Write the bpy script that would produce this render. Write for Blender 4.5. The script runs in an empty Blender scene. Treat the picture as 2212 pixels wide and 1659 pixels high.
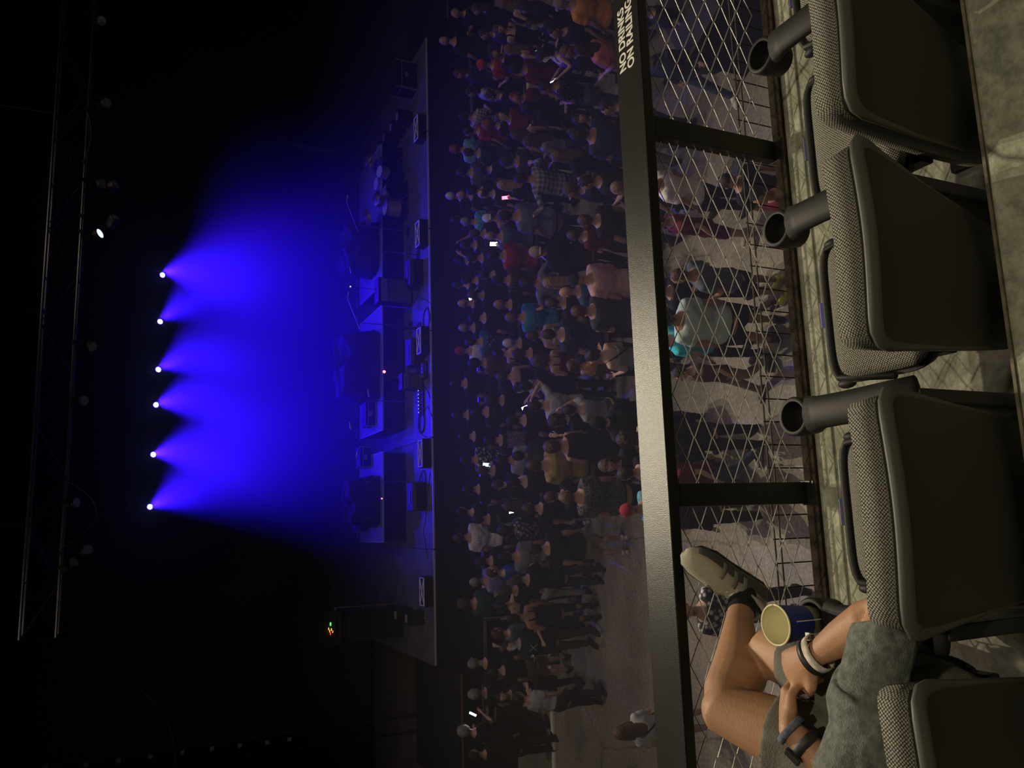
import bpy, bmesh, math, random
from mathutils import Vector, Matrix, Euler, noise
import numpy as np
random.seed(7)
S = bpy.context.scene
C = S.collection
V = Vector
# ---------------------------------------------------------------- camera
F, PIT, YAW, ROL = 1744.3, math.radians(25.0), math.radians(10.754), math.radians(-2.726)
CAM = V((0, 0, 7.5))
fw = V((math.sin(YAW)*math.cos(PIT), math.cos(YAW)*math.cos(PIT), -math.sin(PIT)))
rt = V((math.cos(YAW), -math.sin(YAW), 0))
dn = fw.cross(rt)
r2 = rt*math.cos(ROL) + dn*math.sin(ROL)
d2 = -rt*math.sin(ROL) + dn*math.cos(ROL)
cd = bpy.data.cameras.new('camera'); cam = bpy.data.objects.new('camera', cd); C.objects.link(cam)
M = Matrix((d2, r2, -fw)).transposed().to_4x4(); M.translation = CAM
cam.matrix_world = M
cd.sensor_fit = 'HORIZONTAL'; cd.sensor_width = 36; cd.lens = F/2212*36
cd.clip_start = 0.05; cd.clip_end = 200
S.camera = cam
# ---------------------------------------------------------------- world, lights, exposure
wd = bpy.data.worlds.new('world'); S.world = wd; wd.use_nodes = True
wd.node_tree.nodes['Background'].inputs[0].default_value = (0.35, 0.36, 0.55, 1)
wd.node_tree.nodes['Background'].inputs[1].default_value = 0.012
S.view_settings.view_transform = 'Standard'; S.view_settings.look = 'None'
S.view_settings.exposure = 0; S.view_settings.gamma = 1
S.view_settings.use_curve_mapping = False
S.cycles.use_denoising = True
S.cycles.volume_bounces = 0
S.cycles.max_bounces = 5
def spot(name, loc, aim, power, col, angle, blend=0.5, size=0.1):
    l = bpy.data.lights.new(name, 'SPOT'); l.energy = power; l.color = col
    l.spot_size = math.radians(angle); l.spot_blend = blend; l.shadow_soft_size = size
    o = bpy.data.objects.new(name, l); C.objects.link(o); o.location = loc
    o.rotation_euler = (V(aim)-V(loc)).to_track_quat('-Z', 'Y').to_euler()
    return o
WARM = (1.0, 0.87, 0.63)
# two house lights high over the pit, aimed back at the crowd and balcony
spot('house_light', (2.6, 14.0, 14.4), (0.3, 3.2, 3.5), 3300, WARM, 74, 0.9, 0.035)
spot('house_light', (1.5, 14.2, 14.2), (0.3, 3.2, 3.5), 3700, WARM, 74, 0.9, 0.035)
# small dim overhead house lamps, spread over the hall ceiling
for hx, hy in ((-3, 6), (7, 6), (-3, 12), (7, 12)):
    spot('ceiling_lamp', (hx, hy, 14), (hx, hy, 0), 480, (1.0, 0.80, 0.72), 120, 1.0, 0.4)
# warm lamp straight above the seats
spot('ceiling_lamp', (0.9, -1.6, 13.4), (0.6, 0.6, 5.6), 800, WARM, 40, 1.0, 0.12)
# blue stage wash heads (x, aim x, aim y)
WASH = [(7.23, 6.931, 5.6), (5.87, 6.939, 7.4), (4.50, 6.933, 5.1), (3.51, 6.954, 3.3), (2.14, 6.969, 2.0), (0.73, 6.994, 2.6)]
for wx, wz, ax in WASH:
    spot('blue_wash', (wx, 23.72, wz-0.02), (ax, 17.5, 1.0), 1900, (0.018, 0.001, 1.0), 56, 1.0, 0.08)
    spot('blue_spill', (wx, 23.70, wz-0.02), (wx+(ax-wx)*2.2, 8.0, 0.0), 1700, (0.03, 0.005, 1.0), 40, 0.9, 0.08)

# ---------------------------------------------------------------- helpers
def un(px, py, z=None, y=None):
    """the world point on height z (or at depth y) on the ray of a measured picture point"""
    d = fw + r2*((1659-py-829.5)/F) + d2*((px-1106)/F)
    t = (z-CAM.z)/d.z if z is not None else y/d.y
    return CAM + d*t
def mat(name, col, rough=0.7, metal=0.0, var=0.0, vscale=8.0, bump=0.0, bscale=60.0, spec=0.5, emit=None, estr=0.0, col2=None):
    m = bpy.data.materials.new(name); m.use_nodes = True
    nt = m.node_tree; b = nt.nodes['Principled BSDF']
    b.inputs['Roughness'].default_value = rough; b.inputs['Metallic'].default_value = metal
    b.inputs['Specular IOR Level'].default_value = spec
    c4 = (*col, 1)
    b.inputs['Base Color'].default_value = c4
    tc = nt.nodes.new('ShaderNodeTexCoord')
    if var or col2:
        n = nt.nodes.new('ShaderNodeTexNoise'); n.inputs['Scale'].default_value = vscale; n.inputs['Detail'].default_value = 5
        nt.links.new(tc.outputs['Object'], n.inputs['Vector'])
        r = nt.nodes.new('ShaderNodeValToRGB')
        r.color_ramp.elements[0].position = 0.35; r.color_ramp.elements[1].position = 0.68
        a = col2 if col2 else tuple(c*(1-var) for c in col)
        r.color_ramp.elements[0].color = (*a, 1); r.color_ramp.elements[1].color = (*[min(1, c*(1+var)) for c in col], 1)
        nt.links.new(n.outputs['Fac'], r.inputs['Fac']); nt.links.new(r.outputs['Color'], b.inputs['Base Color'])
    if bump:
        n2 = nt.nodes.new('ShaderNodeTexNoise'); n2.inputs['Scale'].default_value = bscale; n2.inputs['Detail'].default_value = 3
        nt.links.new(tc.outputs['Object'], n2.inputs['Vector'])
        bp = nt.nodes.new('ShaderNodeBump'); bp.inputs['Strength'].default_value = bump; bp.inputs['Distance'].default_value = 0.01
        nt.links.new(n2.outputs['Fac'], bp.inputs['Height']); nt.links.new(bp.outputs['Normal'], b.inputs['Normal'])
    if emit:
        b.inputs['Emission Color'].default_value = (*emit, 1); b.inputs['Emission Strength'].default_value = estr
    return m
_mc = {}
def cloth(col, kind=''):
    k = (tuple(round(c, 4) for c in col), kind)
    if k in _mc: return _mc[k]
    m = mat('fabric', col, 0.9, var=0.18, vscale=5, bump=0.35, bscale=35, spec=0.15)
    nt = m.node_tree; b = nt.nodes['Principled BSDF']
    tc = [n for n in nt.nodes if n.type == 'TEX_COORD'][0]
    if kind in ('plaid', 'check'):
        sep = nt.nodes.new('ShaderNodeSeparateXYZ'); nt.links.new(tc.outputs['Object'], sep.inputs[0])
        outs = []
        for ax in ('X', 'Z'):
            w = nt.nodes.new('ShaderNodeMath'); w.operation = 'MULTIPLY'; w.inputs[1].default_value = 13 if kind == 'plaid' else 17
            nt.links.new(sep.outputs[ax], w.inputs[0])
            f = nt.nodes.new('ShaderNodeMath'); f.operation = 'PINGPONG'; f.inputs[1].default_value = 0.5
            nt.links.new(w.outputs[0], f.inputs[0])
            g = nt.nodes.new('ShaderNodeMath'); g.operation = 'GREATER_THAN'; g.inputs[1].default_value = 0.26
            nt.links.new(f.outputs[0], g.inputs[0]); outs.append(g)
        a = nt.nodes.new('ShaderNodeMath'); a.operation = 'ADD'
        nt.links.new(outs[0].outputs[0], a.inputs[0]); nt.links.new(outs[1].outputs[0], a.inputs[1])
        d = nt.nodes.new('ShaderNodeMath'); d.operation = 'MULTIPLY'; d.inputs[1].default_value = 0.5
        nt.links.new(a.outputs[0], d.inputs[0])
        r = nt.nodes.new('ShaderNodeValToRGB'); r.color_ramp.elements[0].color = (*[c*0.25 for c in col], 1); r.color_ramp.elements[1].color = (*col, 1)
        nt.links.new(d.outputs[0], r.inputs[0]); nt.links.new(r.outputs[0], b.inputs['Base Color'])
    if kind in ('dots', 'floral', 'paisley', 'mesh'):
        v = nt.nodes.new('ShaderNodeTexVoronoi'); v.inputs['Scale'].default_value = {'dots': 22, 'floral': 16, 'paisley': 30, 'mesh': 30}[kind]
        nt.links.new(tc.outputs['Object'], v.inputs['Vector'])
        r = nt.nodes.new('ShaderNodeValToRGB'); e = r.color_ramp.elements
        if kind == 'dots':
            e[0].position = 0.12; e[0].color = (0.35, 0.36, 0.33, 1); e[1].position = 0.2; e[1].color = (*col, 1)
        elif kind == 'floral':
            e[0].position = 0.25; e[0].color = (*col, 1); e[1].position = 0.5; e[1].color = (0.03, 0.03, 0.035, 1)
        elif kind == 'paisley':
            e[0].position = 0.2; e[0].color = (*[min(1, c*1.3) for c in col], 1); e[1].position = 0.5; e[1].color = (*[c*0.45 for c in col], 1)
        else:
            e[0].position = 0.2; e[0].color = (*[c*0.3 for c in col], 1); e[1].position = 0.6; e[1].color = (*[c*2.2 for c in col], 1)
        nt.links.new(v.outputs['Distance'], r.inputs[0]); nt.links.new(r.outputs[0], b.inputs['Base Color'])
    _mc[k] = m
    return m
def link(name, me, mats=None, parent=None, loc=None, rot=None):
    o = bpy.data.objects.new(name, me); C.objects.link(o)
    if mats is not None and me is not None:
        for m in (mats if isinstance(mats, (list, tuple)) else [mats]): me.materials.append(m)
    if parent is not None: o.parent = parent
    if loc is not None: o.location = loc
    if rot is not None: o.rotation_euler = rot
    return o
def empty(name, loc=(0, 0, 0), rz=0.0):
    o = bpy.data.objects.new(name, None); C.objects.link(o); o.location = loc; o.rotation_euler = (0, 0, rz); o.empty_display_size = 0.1
    return o
def tag(o, label=None, cat=None, group=None, kind=None):
    if label: o['label'] = label
    if cat: o['category'] = cat
    if group: o['group'] = group
    if kind: o['kind'] = kind
    return o
class MB:
    """collects boxes and tubes into one mesh"""
    def __init__(s): s.v = []; s.f = []; s.mi = []; s.cur = 0; s.sm = []; s.smooth = False
    def add(s, vs, fs):
        n = len(s.v); s.v += [tuple(x) for x in vs]; s.f += [tuple(i+n for i in f) for f in fs]
        s.mi += [s.cur]*len(fs); s.sm += [s.smooth]*len(fs); return s
    def box(s, c, d, rot=None):
        c = V(c); h = V(d)/2; R = rot.to_matrix() if rot else Matrix.Identity(3)
        vs = [c + R @ V((x*h.x, y*h.y, z*h.z)) for x in (-1, 1) for y in (-1, 1) for z in (-1, 1)]
        return s.add(vs, [(0, 1, 3, 2), (4, 6, 7, 5), (0, 4, 5, 1), (2, 3, 7, 6), (0, 2, 6, 4), (1, 5, 7, 3)])
    def bar(s, a, b, r=0.01, n=6):
        return s.tube([a, b], [r, r], n)
    def tube(s, pts, rad, n=8, side=None, cap=True, round_=False):
        pts = [V(p) for p in pts]
        if round_:
            # rounded ends
            def rr(q): return q if isinstance(q, tuple) else (q, q)
            r0 = rr(rad[0]); r1 = rr(rad[-1]); t0 = (pts[0]-pts[1]).normalized(); t1 = (pts[-1]-pts[-2]).normalized()
            m0 = min(r0); m1 = min(r1)
            pts = [pts[0]+t0*m0*0.95, pts[0]+t0*m0*0.6] + pts + [pts[-1]+t1*m1*0.6, pts[-1]+t1*m1*0.95]
            rad = [tuple(x*0.3 for x in r0), tuple(x*0.8 for x in r0)] + list(rad) + [tuple(x*0.8 for x in r1), tuple(x*0.3 for x in r1)]
        k = len(pts); vs = []
        ref = V(side) if side is not None else None
        prev = None
        for i, p in enumerate(pts):
            t = (pts[min(i+1, k-1)] - pts[max(i-1, 0)])
            t = t.normalized() if t.length > 1e-9 else V((0, 0, 1))
            if ref is not None: a = ref - t*ref.dot(t)
            elif prev is not None: a = prev - t*prev.dot(t)
            else:
                a = V((1, 0, 0)) if abs(t.x) < 0.8 else V((0, 1, 0)); a = a - t*a.dot(t)
            a = a.normalized(); prev = a; b = t.cross(a)
            r = rad[i]; rx, ry = (r if isinstance(r, tuple) else (r, r))
            for j in range(n):
                th = 2*math.pi*j/n
                vs.append(p + a*(math.cos(th)*rx) + b*(math.sin(th)*ry))
        fs = [(i*n+j, i*n+(j+1) % n, (i+1)*n+(j+1) % n, (i+1)*n+j) for i in range(k-1) for j in range(n)]
        if cap:
            fs.append(tuple(range(n-1, -1, -1))); fs.append(tuple((k-1)*n+j for j in range(n)))
        return s.add(vs, fs)
    def ell(s, c, r, rot=None, nu=12, nv=8):
        c = V(c); R = rot if rot is not None else Matrix.Identity(3)
        vs = [c + R @ V((0, 0, -r[2]))]
        for i in range(1, nv):
            ph = -math.pi/2 + math.pi*i/nv
            for j in range(nu):
                th = 2*math.pi*j/nu
                vs.append(c + R @ V((r[0]*math.cos(ph)*math.cos(th), r[1]*math.cos(ph)*math.sin(th), r[2]*math.sin(ph))))
        vs.append(c + R @ V((0, 0, r[2])))
        fs = [(0, 1+(j+1) % nu, 1+j) for j in range(nu)]
        for i in range(nv-2):
            for j in range(nu):
                fs.append((1+i*nu+j, 1+i*nu+(j+1) % nu, 1+(i+1)*nu+(j+1) % nu, 1+(i+1)*nu+j))
        l = len(vs)-1; o = 1+(nv-2)*nu
        fs += [(o+j, o+(j+1) % nu, l) for j in range(nu)]
        return s.add(vs, fs)
    def lathe(s, prof, n=24, c=(0, 0, 0), rot=None):
        c = V(c); R = rot if rot is not None else Matrix.Identity(3)
        vs = []
        for r, z in prof:
            for j in range(n):
                th = 2*math.pi*j/n; vs.append(c + R @ V((r*math.cos(th), r*math.sin(th), z)))
        fs = [(i*n+j, i*n+(j+1) % n, (i+1)*n+(j+1) % n, (i+1)*n+j) for i in range(len(prof)-1) for j in range(n)]
        return s.add(vs, fs)
    def grid(s, fn, nu, nv):
        vs = [fn(i/nu, j/nv) for j in range(nv+1) for i in range(nu+1)]
        fs = [(j*(nu+1)+i, j*(nu+1)+i+1, (j+1)*(nu+1)+i+1, (j+1)*(nu+1)+i) for j in range(nv) for i in range(nu)]
        return s.add(vs, fs)
    def mesh(s, name='mesh'):
        me = bpy.data.meshes.new(name); me.from_pydata(s.v, [], s.f)
        me.polygons.foreach_set('material_index', s.mi); me.polygons.foreach_set('use_smooth', s.sm)
        me.update(); return me
    def build(s, name, m, parent=None, loc=None, bevel=0.0, seg=2):
        me = s.mesh(name)
        o = link(name, me, m, parent, loc)
        if bevel:
            md = o.modifiers.new('bevel', 'BEVEL'); md.width = bevel; md.segments = seg; md.limit_method = 'ANGLE'
        return o
def fuse(mb, voxel, smooth=4, name='mesh', keep=None):
    """voxel-remesh the pieces into one continuous surface; keep = MB joined afterwards as it is"""
    me = mb.mesh(name); o = bpy.data.objects.new('tmp', me); C.objects.link(o)
    r = o.modifiers.new('r', 'REMESH'); r.mode = 'VOXEL'; r.voxel_size = voxel; r.use_smooth_shade = True
    if smooth:
        sm = o.modifiers.new('s', 'SMOOTH'); sm.iterations = smooth; sm.factor = 0.5
    dg = bpy.context.evaluated_depsgraph_get()
    out = bpy.data.meshes.new_from_object(o.evaluated_get(dg), depsgraph=dg)
    bpy.data.objects.remove(o); out.name = name
    if keep is not None and keep.v:
        bm = bmesh.new(); bm.from_mesh(out)
        k = keep.mesh('k'); bm.from_mesh(k); bm.to_mesh(out); bm.free(); bpy.data.meshes.remove(k)
    out.polygons.foreach_set('use_smooth', [True]*len(out.polygons))
    return out
# shared materials
BLACK = mat('black_plastic', (0.012, 0.012, 0.011), 0.55, bump=0.15, bscale=300)
BLACKM = mat('black_metal', (0.02, 0.02, 0.019), 0.45, metal=0.3, bump=0.1, bscale=200)
MATTE = mat('matte_black', (0.01, 0.01, 0.011), 0.95, var=0.2, spec=0.1)
ALU = mat('aluminium', (0.55, 0.55, 0.53), 0.35, metal=0.9, var=0.1)
STEEL = mat('galvanised_wire', (0.62, 0.60, 0.54), 0.35, metal=0.45, var=0.15, vscale=40)
# ---------------------------------------------------------------- the hall
CONC = mat('worn_concrete', (0.375, 0.38, 0.29), 0.85, bump=0.5, bscale=40, var=0.2, vscale=5, spec=0.2)
def crack(m, scale, wdt, dark=0.35):
    nt = m.node_tree; b = nt.nodes['Principled BSDF']; tc = [n for n in nt.nodes if n.type == 'TEX_COORD'][0]
    src = b.inputs['Base Color'].links[0].from_socket
    n = nt.nodes.new('ShaderNodeTexNoise'); n.inputs['Scale'].default_value = 3
    nt.links.new(tc.outputs['Object'], n.inputs['Vector'])
    mx = nt.nodes.new('ShaderNodeMix'); mx.data_type = 'VECTOR'; mx.inputs[0].default_value = 0.12
    nt.links.new(tc.outputs['Object'], mx.inputs[4]); nt.links.new(n.outputs['Color'], mx.inputs[5])
    v = nt.nodes.new('ShaderNodeTexVoronoi'); v.feature = 'DISTANCE_TO_EDGE'; v.inputs['Scale'].default_value = scale
    nt.links.new(mx.outputs[1], v.inputs['Vector'])
    r = nt.nodes.new('ShaderNodeValToRGB'); r.color_ramp.elements[0].position = wdt*0.4; r.color_ramp.elements[1].position = wdt
    r.color_ramp.elements[0].color = (dark, dark, dark, 1); r.color_ramp.elements[1].color = (1, 1, 1, 1)
    nt.links.new(v.outputs['Distance'], r.inputs[0])
    # broad stains
    n3 = nt.nodes.new('ShaderNodeTexNoise'); n3.inputs['Scale'].default_value = 22; n3.inputs['Detail'].default_value = 8; n3.inputs['Roughness'].default_value = 0.7
    nt.links.new(tc.outputs['Object'], n3.inputs['Vector'])
    r3 = nt.nodes.new('ShaderNodeValToRGB'); r3.color_ramp.elements[0].position = 0.38; r3.color_ramp.elements[1].position = 0.62
    r3.color_ramp.elements[0].color = (0.55, 0.55, 0.52, 1); r3.color_ramp.elements[1].color = (1, 1, 1, 1)
    nt.links.new(n3.outputs['Fac'], r3.inputs[0])
    q = nt.nodes.new('ShaderNodeMix'); q.data_type = 'RGBA'; q.blend_type = 'MULTIPLY'; q.inputs[0].default_value = 1
    nt.links.new(src, q.inputs[6]); nt.links.new(r.outputs[0], q.inputs[7])
    q2 = nt.nodes.new('ShaderNodeMix'); q2.data_type = 'RGBA'; q2.blend_type = 'MULTIPLY'; q2.inputs[0].default_value = 1
    nt.links.new(q.outputs[2], q2.inputs[6]); nt.links.new(r3.outputs[0], q2.inputs[7])
    nt.links.new(q2.outputs[2], b.inputs['Base Color'])
crack(CONC, 0.4, 0.003)
FLOORM = mat('hall_floor', (0.30, 0.265, 0.22), 0.6, var=0.2, vscale=0.8, bump=0.2, bscale=12, spec=0.3, col2=(0.2, 0.185, 0.16))
crack(FLOORM, 0.22, 0.0012, 0.55)
WALLM = mat('dark_wall_paint', (0.035, 0.034, 0.036), 0.9, var=0.2, vscale=0.6)
def struct(name, mb, m, bevel=0.0):
    o = mb.build(name, m, bevel=bevel); o['kind'] = 'structure'; return o
struct('floor', MB().box((4, 11.5, -0.1), (28, 31, 0.2)), FLOORM)
struct('wall_left', MB().box((-10.05, 11.5, 8), (0.1, 31, 16.4)), WALLM)
struct('wall_right', MB().box((18.05, 11.5, 8), (0.1, 31, 16.4)), WALLM)
struct('wall_back', MB().box((4, 27.05, 8), (28, 0.1, 16.4)), MATTE)
struct('wall_front', MB().box((4, -4.05, 8), (28, 0.1, 16.4)), WALLM)
struct('ceiling', MB().box((4, 11.5, 16.2), (28, 31, 0.2)), WALLM)
# balcony: front tread, raised tread behind the seats
o = struct('balcony', MB().box((4, 0.69, 5.22), (14, 2.90, 0.24)), CONC, 0.006)
lip = MB().box((4, 2.030, 5.343), (14, 0.03, 0.008)).build('kerb', CONC, o, bevel=0.006); 
st = MB().box((4, -0.5, 5.4), (14, 3.36, 0.47)).build('step', CONC, o, bevel=0.01)
st2 = MB().box((4, 1.183, 5.620), (14, 0.008, 0.035)).build('nosing', mat('worn_nosing', (0.13, 0.11, 0.07), 0.8, var=0.4, vscale=20), o)
# balcony edge beam under the rail
struct('trim_1', MB().box((4, 2.152, 5.27), (14, 0.02, 0.13)), mat('rusty_edge', (0.030, 0.024, 0.018), 0.95, var=0.4, vscale=14, bump=0.3, spec=0.05), 0.004)
# stage
STG = mat('stage_deck', (0.11, 0.11, 0.14), 0.45, var=0.25, vscale=3, bump=0.15, bscale=20)
EDGEM = mat('worn_edge_metal', (0.62, 0.60, 0.55), 0.5, metal=0.3)
o = struct('floor_stage', MB().box((4.3, 21.9, 0.75), (14.45, 10.2, 1.5)), MATTE)
dk = MB()
decks = []
n = 0
for i in range(6):
    for j in range(4):
        x0 = -2.93 + i*2.418; y0 = 16.82 + j*2.44
        MB().box((x0+1.209, y0+1.22, 1.512), (2.406, 2.428, 0.024)).build('deck_panel', STG, o, bevel=0.004)
for i in range(6):
    x0 = -2.93 + i*2.418
    e = MB().box((x0+1.209, 16.795, 1.512), (2.38, 0.03, 0.035)).build('edge_strip', EDGEM, o)
    MB().box((x0+1.209, 16.79, 0.75), (2.40, 0.015, 1.46)).build('fascia_panel', MATTE, o)
# thin haze hanging over the crowd
hz2 = MB().box((4.0, 9.6, 2.25), (16.0, 14.6, 4.3)).build('hall_haze', None)
# low side decks each side of the stage
for sx, nm in ((-4.2, 'side_deck'), (12.9, 'side_deck')):
    s_ = empty(nm, (sx, 17.6, 0))
    MB().box((0, 0, 0.6), (2.4, 3.0, 1.2)).build('deck_body', MATTE, s_)
    MB().box((0, -1.5, 1.215), (2.4, 0.02, 0.03)).build('edge_strip', mat('dull_red_trim', (0.25, 0.09, 0.09), 0.6), s_)
    tag(s_, 'low black side deck with a thin reddish edge at the %s end of the stage' % ('left' if sx < 0 else 'right'), 'platform')
# haze over the stage
hz = MB().box((4.3, 21.2, 6.1), (17.0, 8.4, 9.0)).build('stage_haze', None)
hz.data.materials.clear()
hm = bpy.data.materials.new('haze'); hm.use_nodes = True; nt = hm.node_tree; nt.nodes.clear()
out = nt.nodes.new('ShaderNodeOutputMaterial'); vs = nt.nodes.new('ShaderNodeVolumeScatter')
vs.inputs['Density'].default_value = HAZE if 'HAZE' in globals() else 0.07; vs.inputs['Anisotropy'].default_value = 0.55
vs.inputs['Color'].default_value = (0.9, 0.9, 1, 1)
nt.links.new(vs.outputs[0], out.inputs['Volume']); hz.data.materials.append(hm)
tag(hz, 'blue stage haze glowing under the row of wash lights', 'haze', kind='stuff')

hm2 = hm.copy(); hm2.node_tree.nodes['Volume Scatter'].inputs['Density'].default_value = 0.009; hm2.node_tree.nodes['Volume Scatter'].inputs['Anisotropy'].default_value = 0.3
hz2.data.materials.append(hm2); tag(hz2, 'thin pale haze hanging over the crowd', 'haze', kind='stuff')
# ---------------------------------------------------------------- railing
RAILM = mat('black_rail_paint', (0.013, 0.013, 0.011), 0.30, bump=0.12, bscale=300, spec=0.23, var=0.15, vscale=3)
rail = empty('balcony_railing', (0, 2.2, 5.34))
RZ = 5.95-5.34
MB().box((1.2, 0.008, RZ-0.02), (5.2, 0.155, 0.04)).build('top_rail', RAILM, rail, bevel=0.004)
MB().box((1.2, -0.078, 0.009), (5.2, 0.055, 0.014)).build('bottom_rail', bpy.data.materials['rusty_edge'], rail, bevel=0.002)
PX = [-1.2, 0.07, 1.345, 2.62]
for x in PX:
    MB().box((x, -0.04, RZ/2), (0.075, 0.045, RZ-0.03)).build('post', RAILM, rail, bevel=0.003)
    MB().box((x, -0.065, 0.010), (0.085, 0.06, 0.018)).build('post_foot', RAILM, rail, bevel=0.002)
# chain link: woven zigzag wires, each a wire of its own
cw, chh = 0.072, 0.038
nz = int((RZ-0.08)/chh)
def wire_mesh(flip):
    pts = []; z = 0.045
    for i in range(nz+1):
        s = (1 if i % 2 else -1)
        x = s*cw*0.5*flip*1.0
        yy = 0.0022*s
        zc = z+i*chh
        if 0 < i < nz:
            pts += [(x*0.86, yy*0.4, zc-0.0045), (x*1.08, yy*1.4, zc), (x*0.86, yy*0.4, zc+0.0045)]
        else: pts.append((x, yy, zc))
    m = MB(); m.smooth = True; m.tube(pts, [0.0017]*len(pts), 6); return m.mesh('wire')
wm = wire_mesh(1); wm2 = wire_mesh(-1); wm.materials.append(STEEL); wm2.materials.append(STEEL)
mesh_panel = MB().bar((-1.2, -0.032, RZ-0.045), (2.62, -0.032, RZ-0.045), 0.0025).build('tension_wire', STEEL, rail)
k = 0
x = -1.0
while x < 2.35:
    w = bpy.data.objects.new('wire', wm if k % 2 else wm2); C.objects.link(w); w.parent = rail; w.location = (x, -0.03, 0)
    x += cw; k += 1
tag(rail, 'black balcony railing with chain link mesh in front of the seats', 'railing')
# stencilled warning on the cap
WHT = mat('white_lettering', (0.75, 0.74, 0.66), 0.6)
def text_part(body, size, loc, parent, m, rot=(0, 0, 0), width=None, name='lettering', ext=0.0004, bold=0.0, shear=0):
    cu = bpy.data.curves.new('t', 'FONT'); cu.body = body; cu.size = size; cu.extrude = ext; cu.offset = bold; cu.shear = shear
    t = bpy.data.objects.new('t', cu); C.objects.link(t)
    dg = bpy.context.evaluated_depsgraph_get(); me = bpy.data.meshes.new_from_object(t.evaluated_get(dg)); bpy.data.objects.remove(t)
    xs = [v.co.x for v in me.vertices]; w = max(xs)-min(xs)
    if width:
        for v in me.vertices: v.co.x = (v.co.x-min(xs))*width/w
    o = link(name, me, m, parent, loc, rot); return o
zt = RZ+0.0006
def on_cap(a, b):
    g = un(a, b, z=5.95); return (g.x, g.y-2.2, zt)
text_part('NO DRINKS', 0.056, on_cap(1353, 149), rail, WHT, width=0.245, bold=0.0016, rot=(0, 0, math.radians(-1)))
text_part('ON RAILING', 0.056, on_cap(1370, 139), rail, WHT, width=0.262, bold=0.0016, rot=(0, 0, math.radians(-1)))
MB().lathe([(0.030, 0), (0.030, 0.0006), (0.0, 0.0006)], 24, (1.915, 0.004, RZ+0.0002)).build('badge_ring', WHT, rail)
MB().add([(1.885, 0.012, RZ+0.001), (1.94, 0.012, RZ+0.001), (1.935, 0.05, RZ+0.001), (1.885, 0.05, RZ+0.001)], [(0, 1, 2, 3)]).build('red_patch', mat('red_print', (0.5, 0.05, 0.03), 0.5), rail)
# wire cable tray outside the balcony edge
SEATW = mat('dull_black_wire', (0.05, 0.045, 0.04), 0.7)
tray = empty('wire_guard', (0, 2.212, 5.455))
for yy, zz in ((0.0, 0.0), (0.0, -0.026)):
    MB().bar((-1.2, yy, zz), (3.2, yy, zz), 0.0032, 8).build('long_wire', SEATW, tray)
cm = MB().bar((0, 0.003, -0.20), (0, 0.003, 0.006), 0.0024).mesh('cross_wire'); cm.materials.append(BLACKM)
x = -1.0
while x < 2.6:
    c_ = bpy.data.objects.new('cross_wire', cm); C.objects.link(c_); c_.parent = tray; c_.location = (x, 0, 0); x += 0.083
tag(tray, 'low black wire guard of two long wires and short uprights along the balcony edge', 'wire guard')

# ---------------------------------------------------------------- seats
def weave(name, ca, cb, sc):
    m = bpy.data.materials.new(name); m.use_nodes = True; nt = m.node_tree; b = nt.nodes['Principled BSDF']
    b.inputs['Roughness'].default_value = 0.9; b.inputs['Specular IOR Level'].default_value = 0.1
    uv = nt.nodes.new('ShaderNodeUVMap'); mp = nt.nodes.new('ShaderNodeMapping'); mp.inputs['Scale'].default_value = (sc, sc, sc); mp.inputs['Rotation'].default_value = (0, 0, math.radians(45))
    nt.links.new(uv.outputs[0], mp.inputs[0])
    v = nt.nodes.new('ShaderNodeTexVoronoi'); v.inputs['Randomness'].default_value = 0.15; v.inputs['Scale'].default_value = 1
    nt.links.new(mp.outputs[0], v.inputs['Vector'])
    r = nt.nodes.new('ShaderNodeValToRGB'); r.color_ramp.elements[0].position = 0.25; r.color_ramp.elements[0].color = (*ca, 1); r.color_ramp.elements[1].position = 0.5; r.color_ramp.elements[1].color = (*cb, 1)
    nt.links.new(v.outputs['Distance'], r.inputs[0]); nt.links.new(r.outputs[0], b.inputs['Base Color'])
    bp = nt.nodes.new('ShaderNodeBump'); bp.inputs['Strength'].default_value = 0.6; bp.inputs['Distance'].default_value = 0.002; bp.invert = True
    nt.links.new(v.outputs['Distance'], bp.inputs['Height']); nt.links.new(bp.outputs[0], b.inputs['Normal'])
    return m
WEAVE = weave('woven_seat_fabric', (0.33, 0.32, 0.26), (0.034, 0.033, 0.029), 190)
SHELL = mat('seat_shell_plastic', (0.015, 0.015, 0.011), 0.6, bump=0.1, bscale=400)
RIM = mat('seat_rim_plastic', (0.075, 0.075, 0.062), 0.55)
SEATP = mat('seat_pan_plastic', (0.016, 0.015, 0.014), 0.6, spec=0.35)
def slab(fn_front, fn_back, nu, nv):
    """closed rounded slab between two surfaces; uv in metres"""
    me_v = []; 
    for fn in (fn_front, fn_back):
        for j in range(nv+1):
            for i in range(nu+1): me_v.append(fn(i/nu, j/nv))
    N = (nu+1)*(nv+1); fs = []
    for j in range(nv):
        for i in range(nu):
            a = j*(nu+1)+i; fs.append((a, a+1, a+nu+2, a+nu+1)); b = a+N; fs.append((b, b+nu+1, b+nu+2, b+1))
    ring = [i for i in range(nu+1)] + [j*(nu+1)+nu for j in range(1, nv+1)] + [nv*(nu+1)+i for i in range(nu-1, -1, -1)] + [j*(nu+1) for j in range(nv-1, 0, -1)]
    for a, b in zip(ring, ring[1:]+ring[:1]): fs.append((a, a+N, b+N, b))
    return me_v, fs
def uvbox(o):
    me = o.data; uv = me.uv_layers.new(name='UVMap')
    for p in me.polygons:
        n = p.normal
        for li in p.loop_indices:
            co = me.vertices[me.loops[li].vertex_index].co
            if abs(n.z) > 0.6: uv.data[li].uv = (co.x, co.y)
            elif abs(n.y) > abs(n.x): uv.data[li].uv = (co.x, co.z)
            else: uv.data[li].uv = (co.y, co.z)
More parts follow.
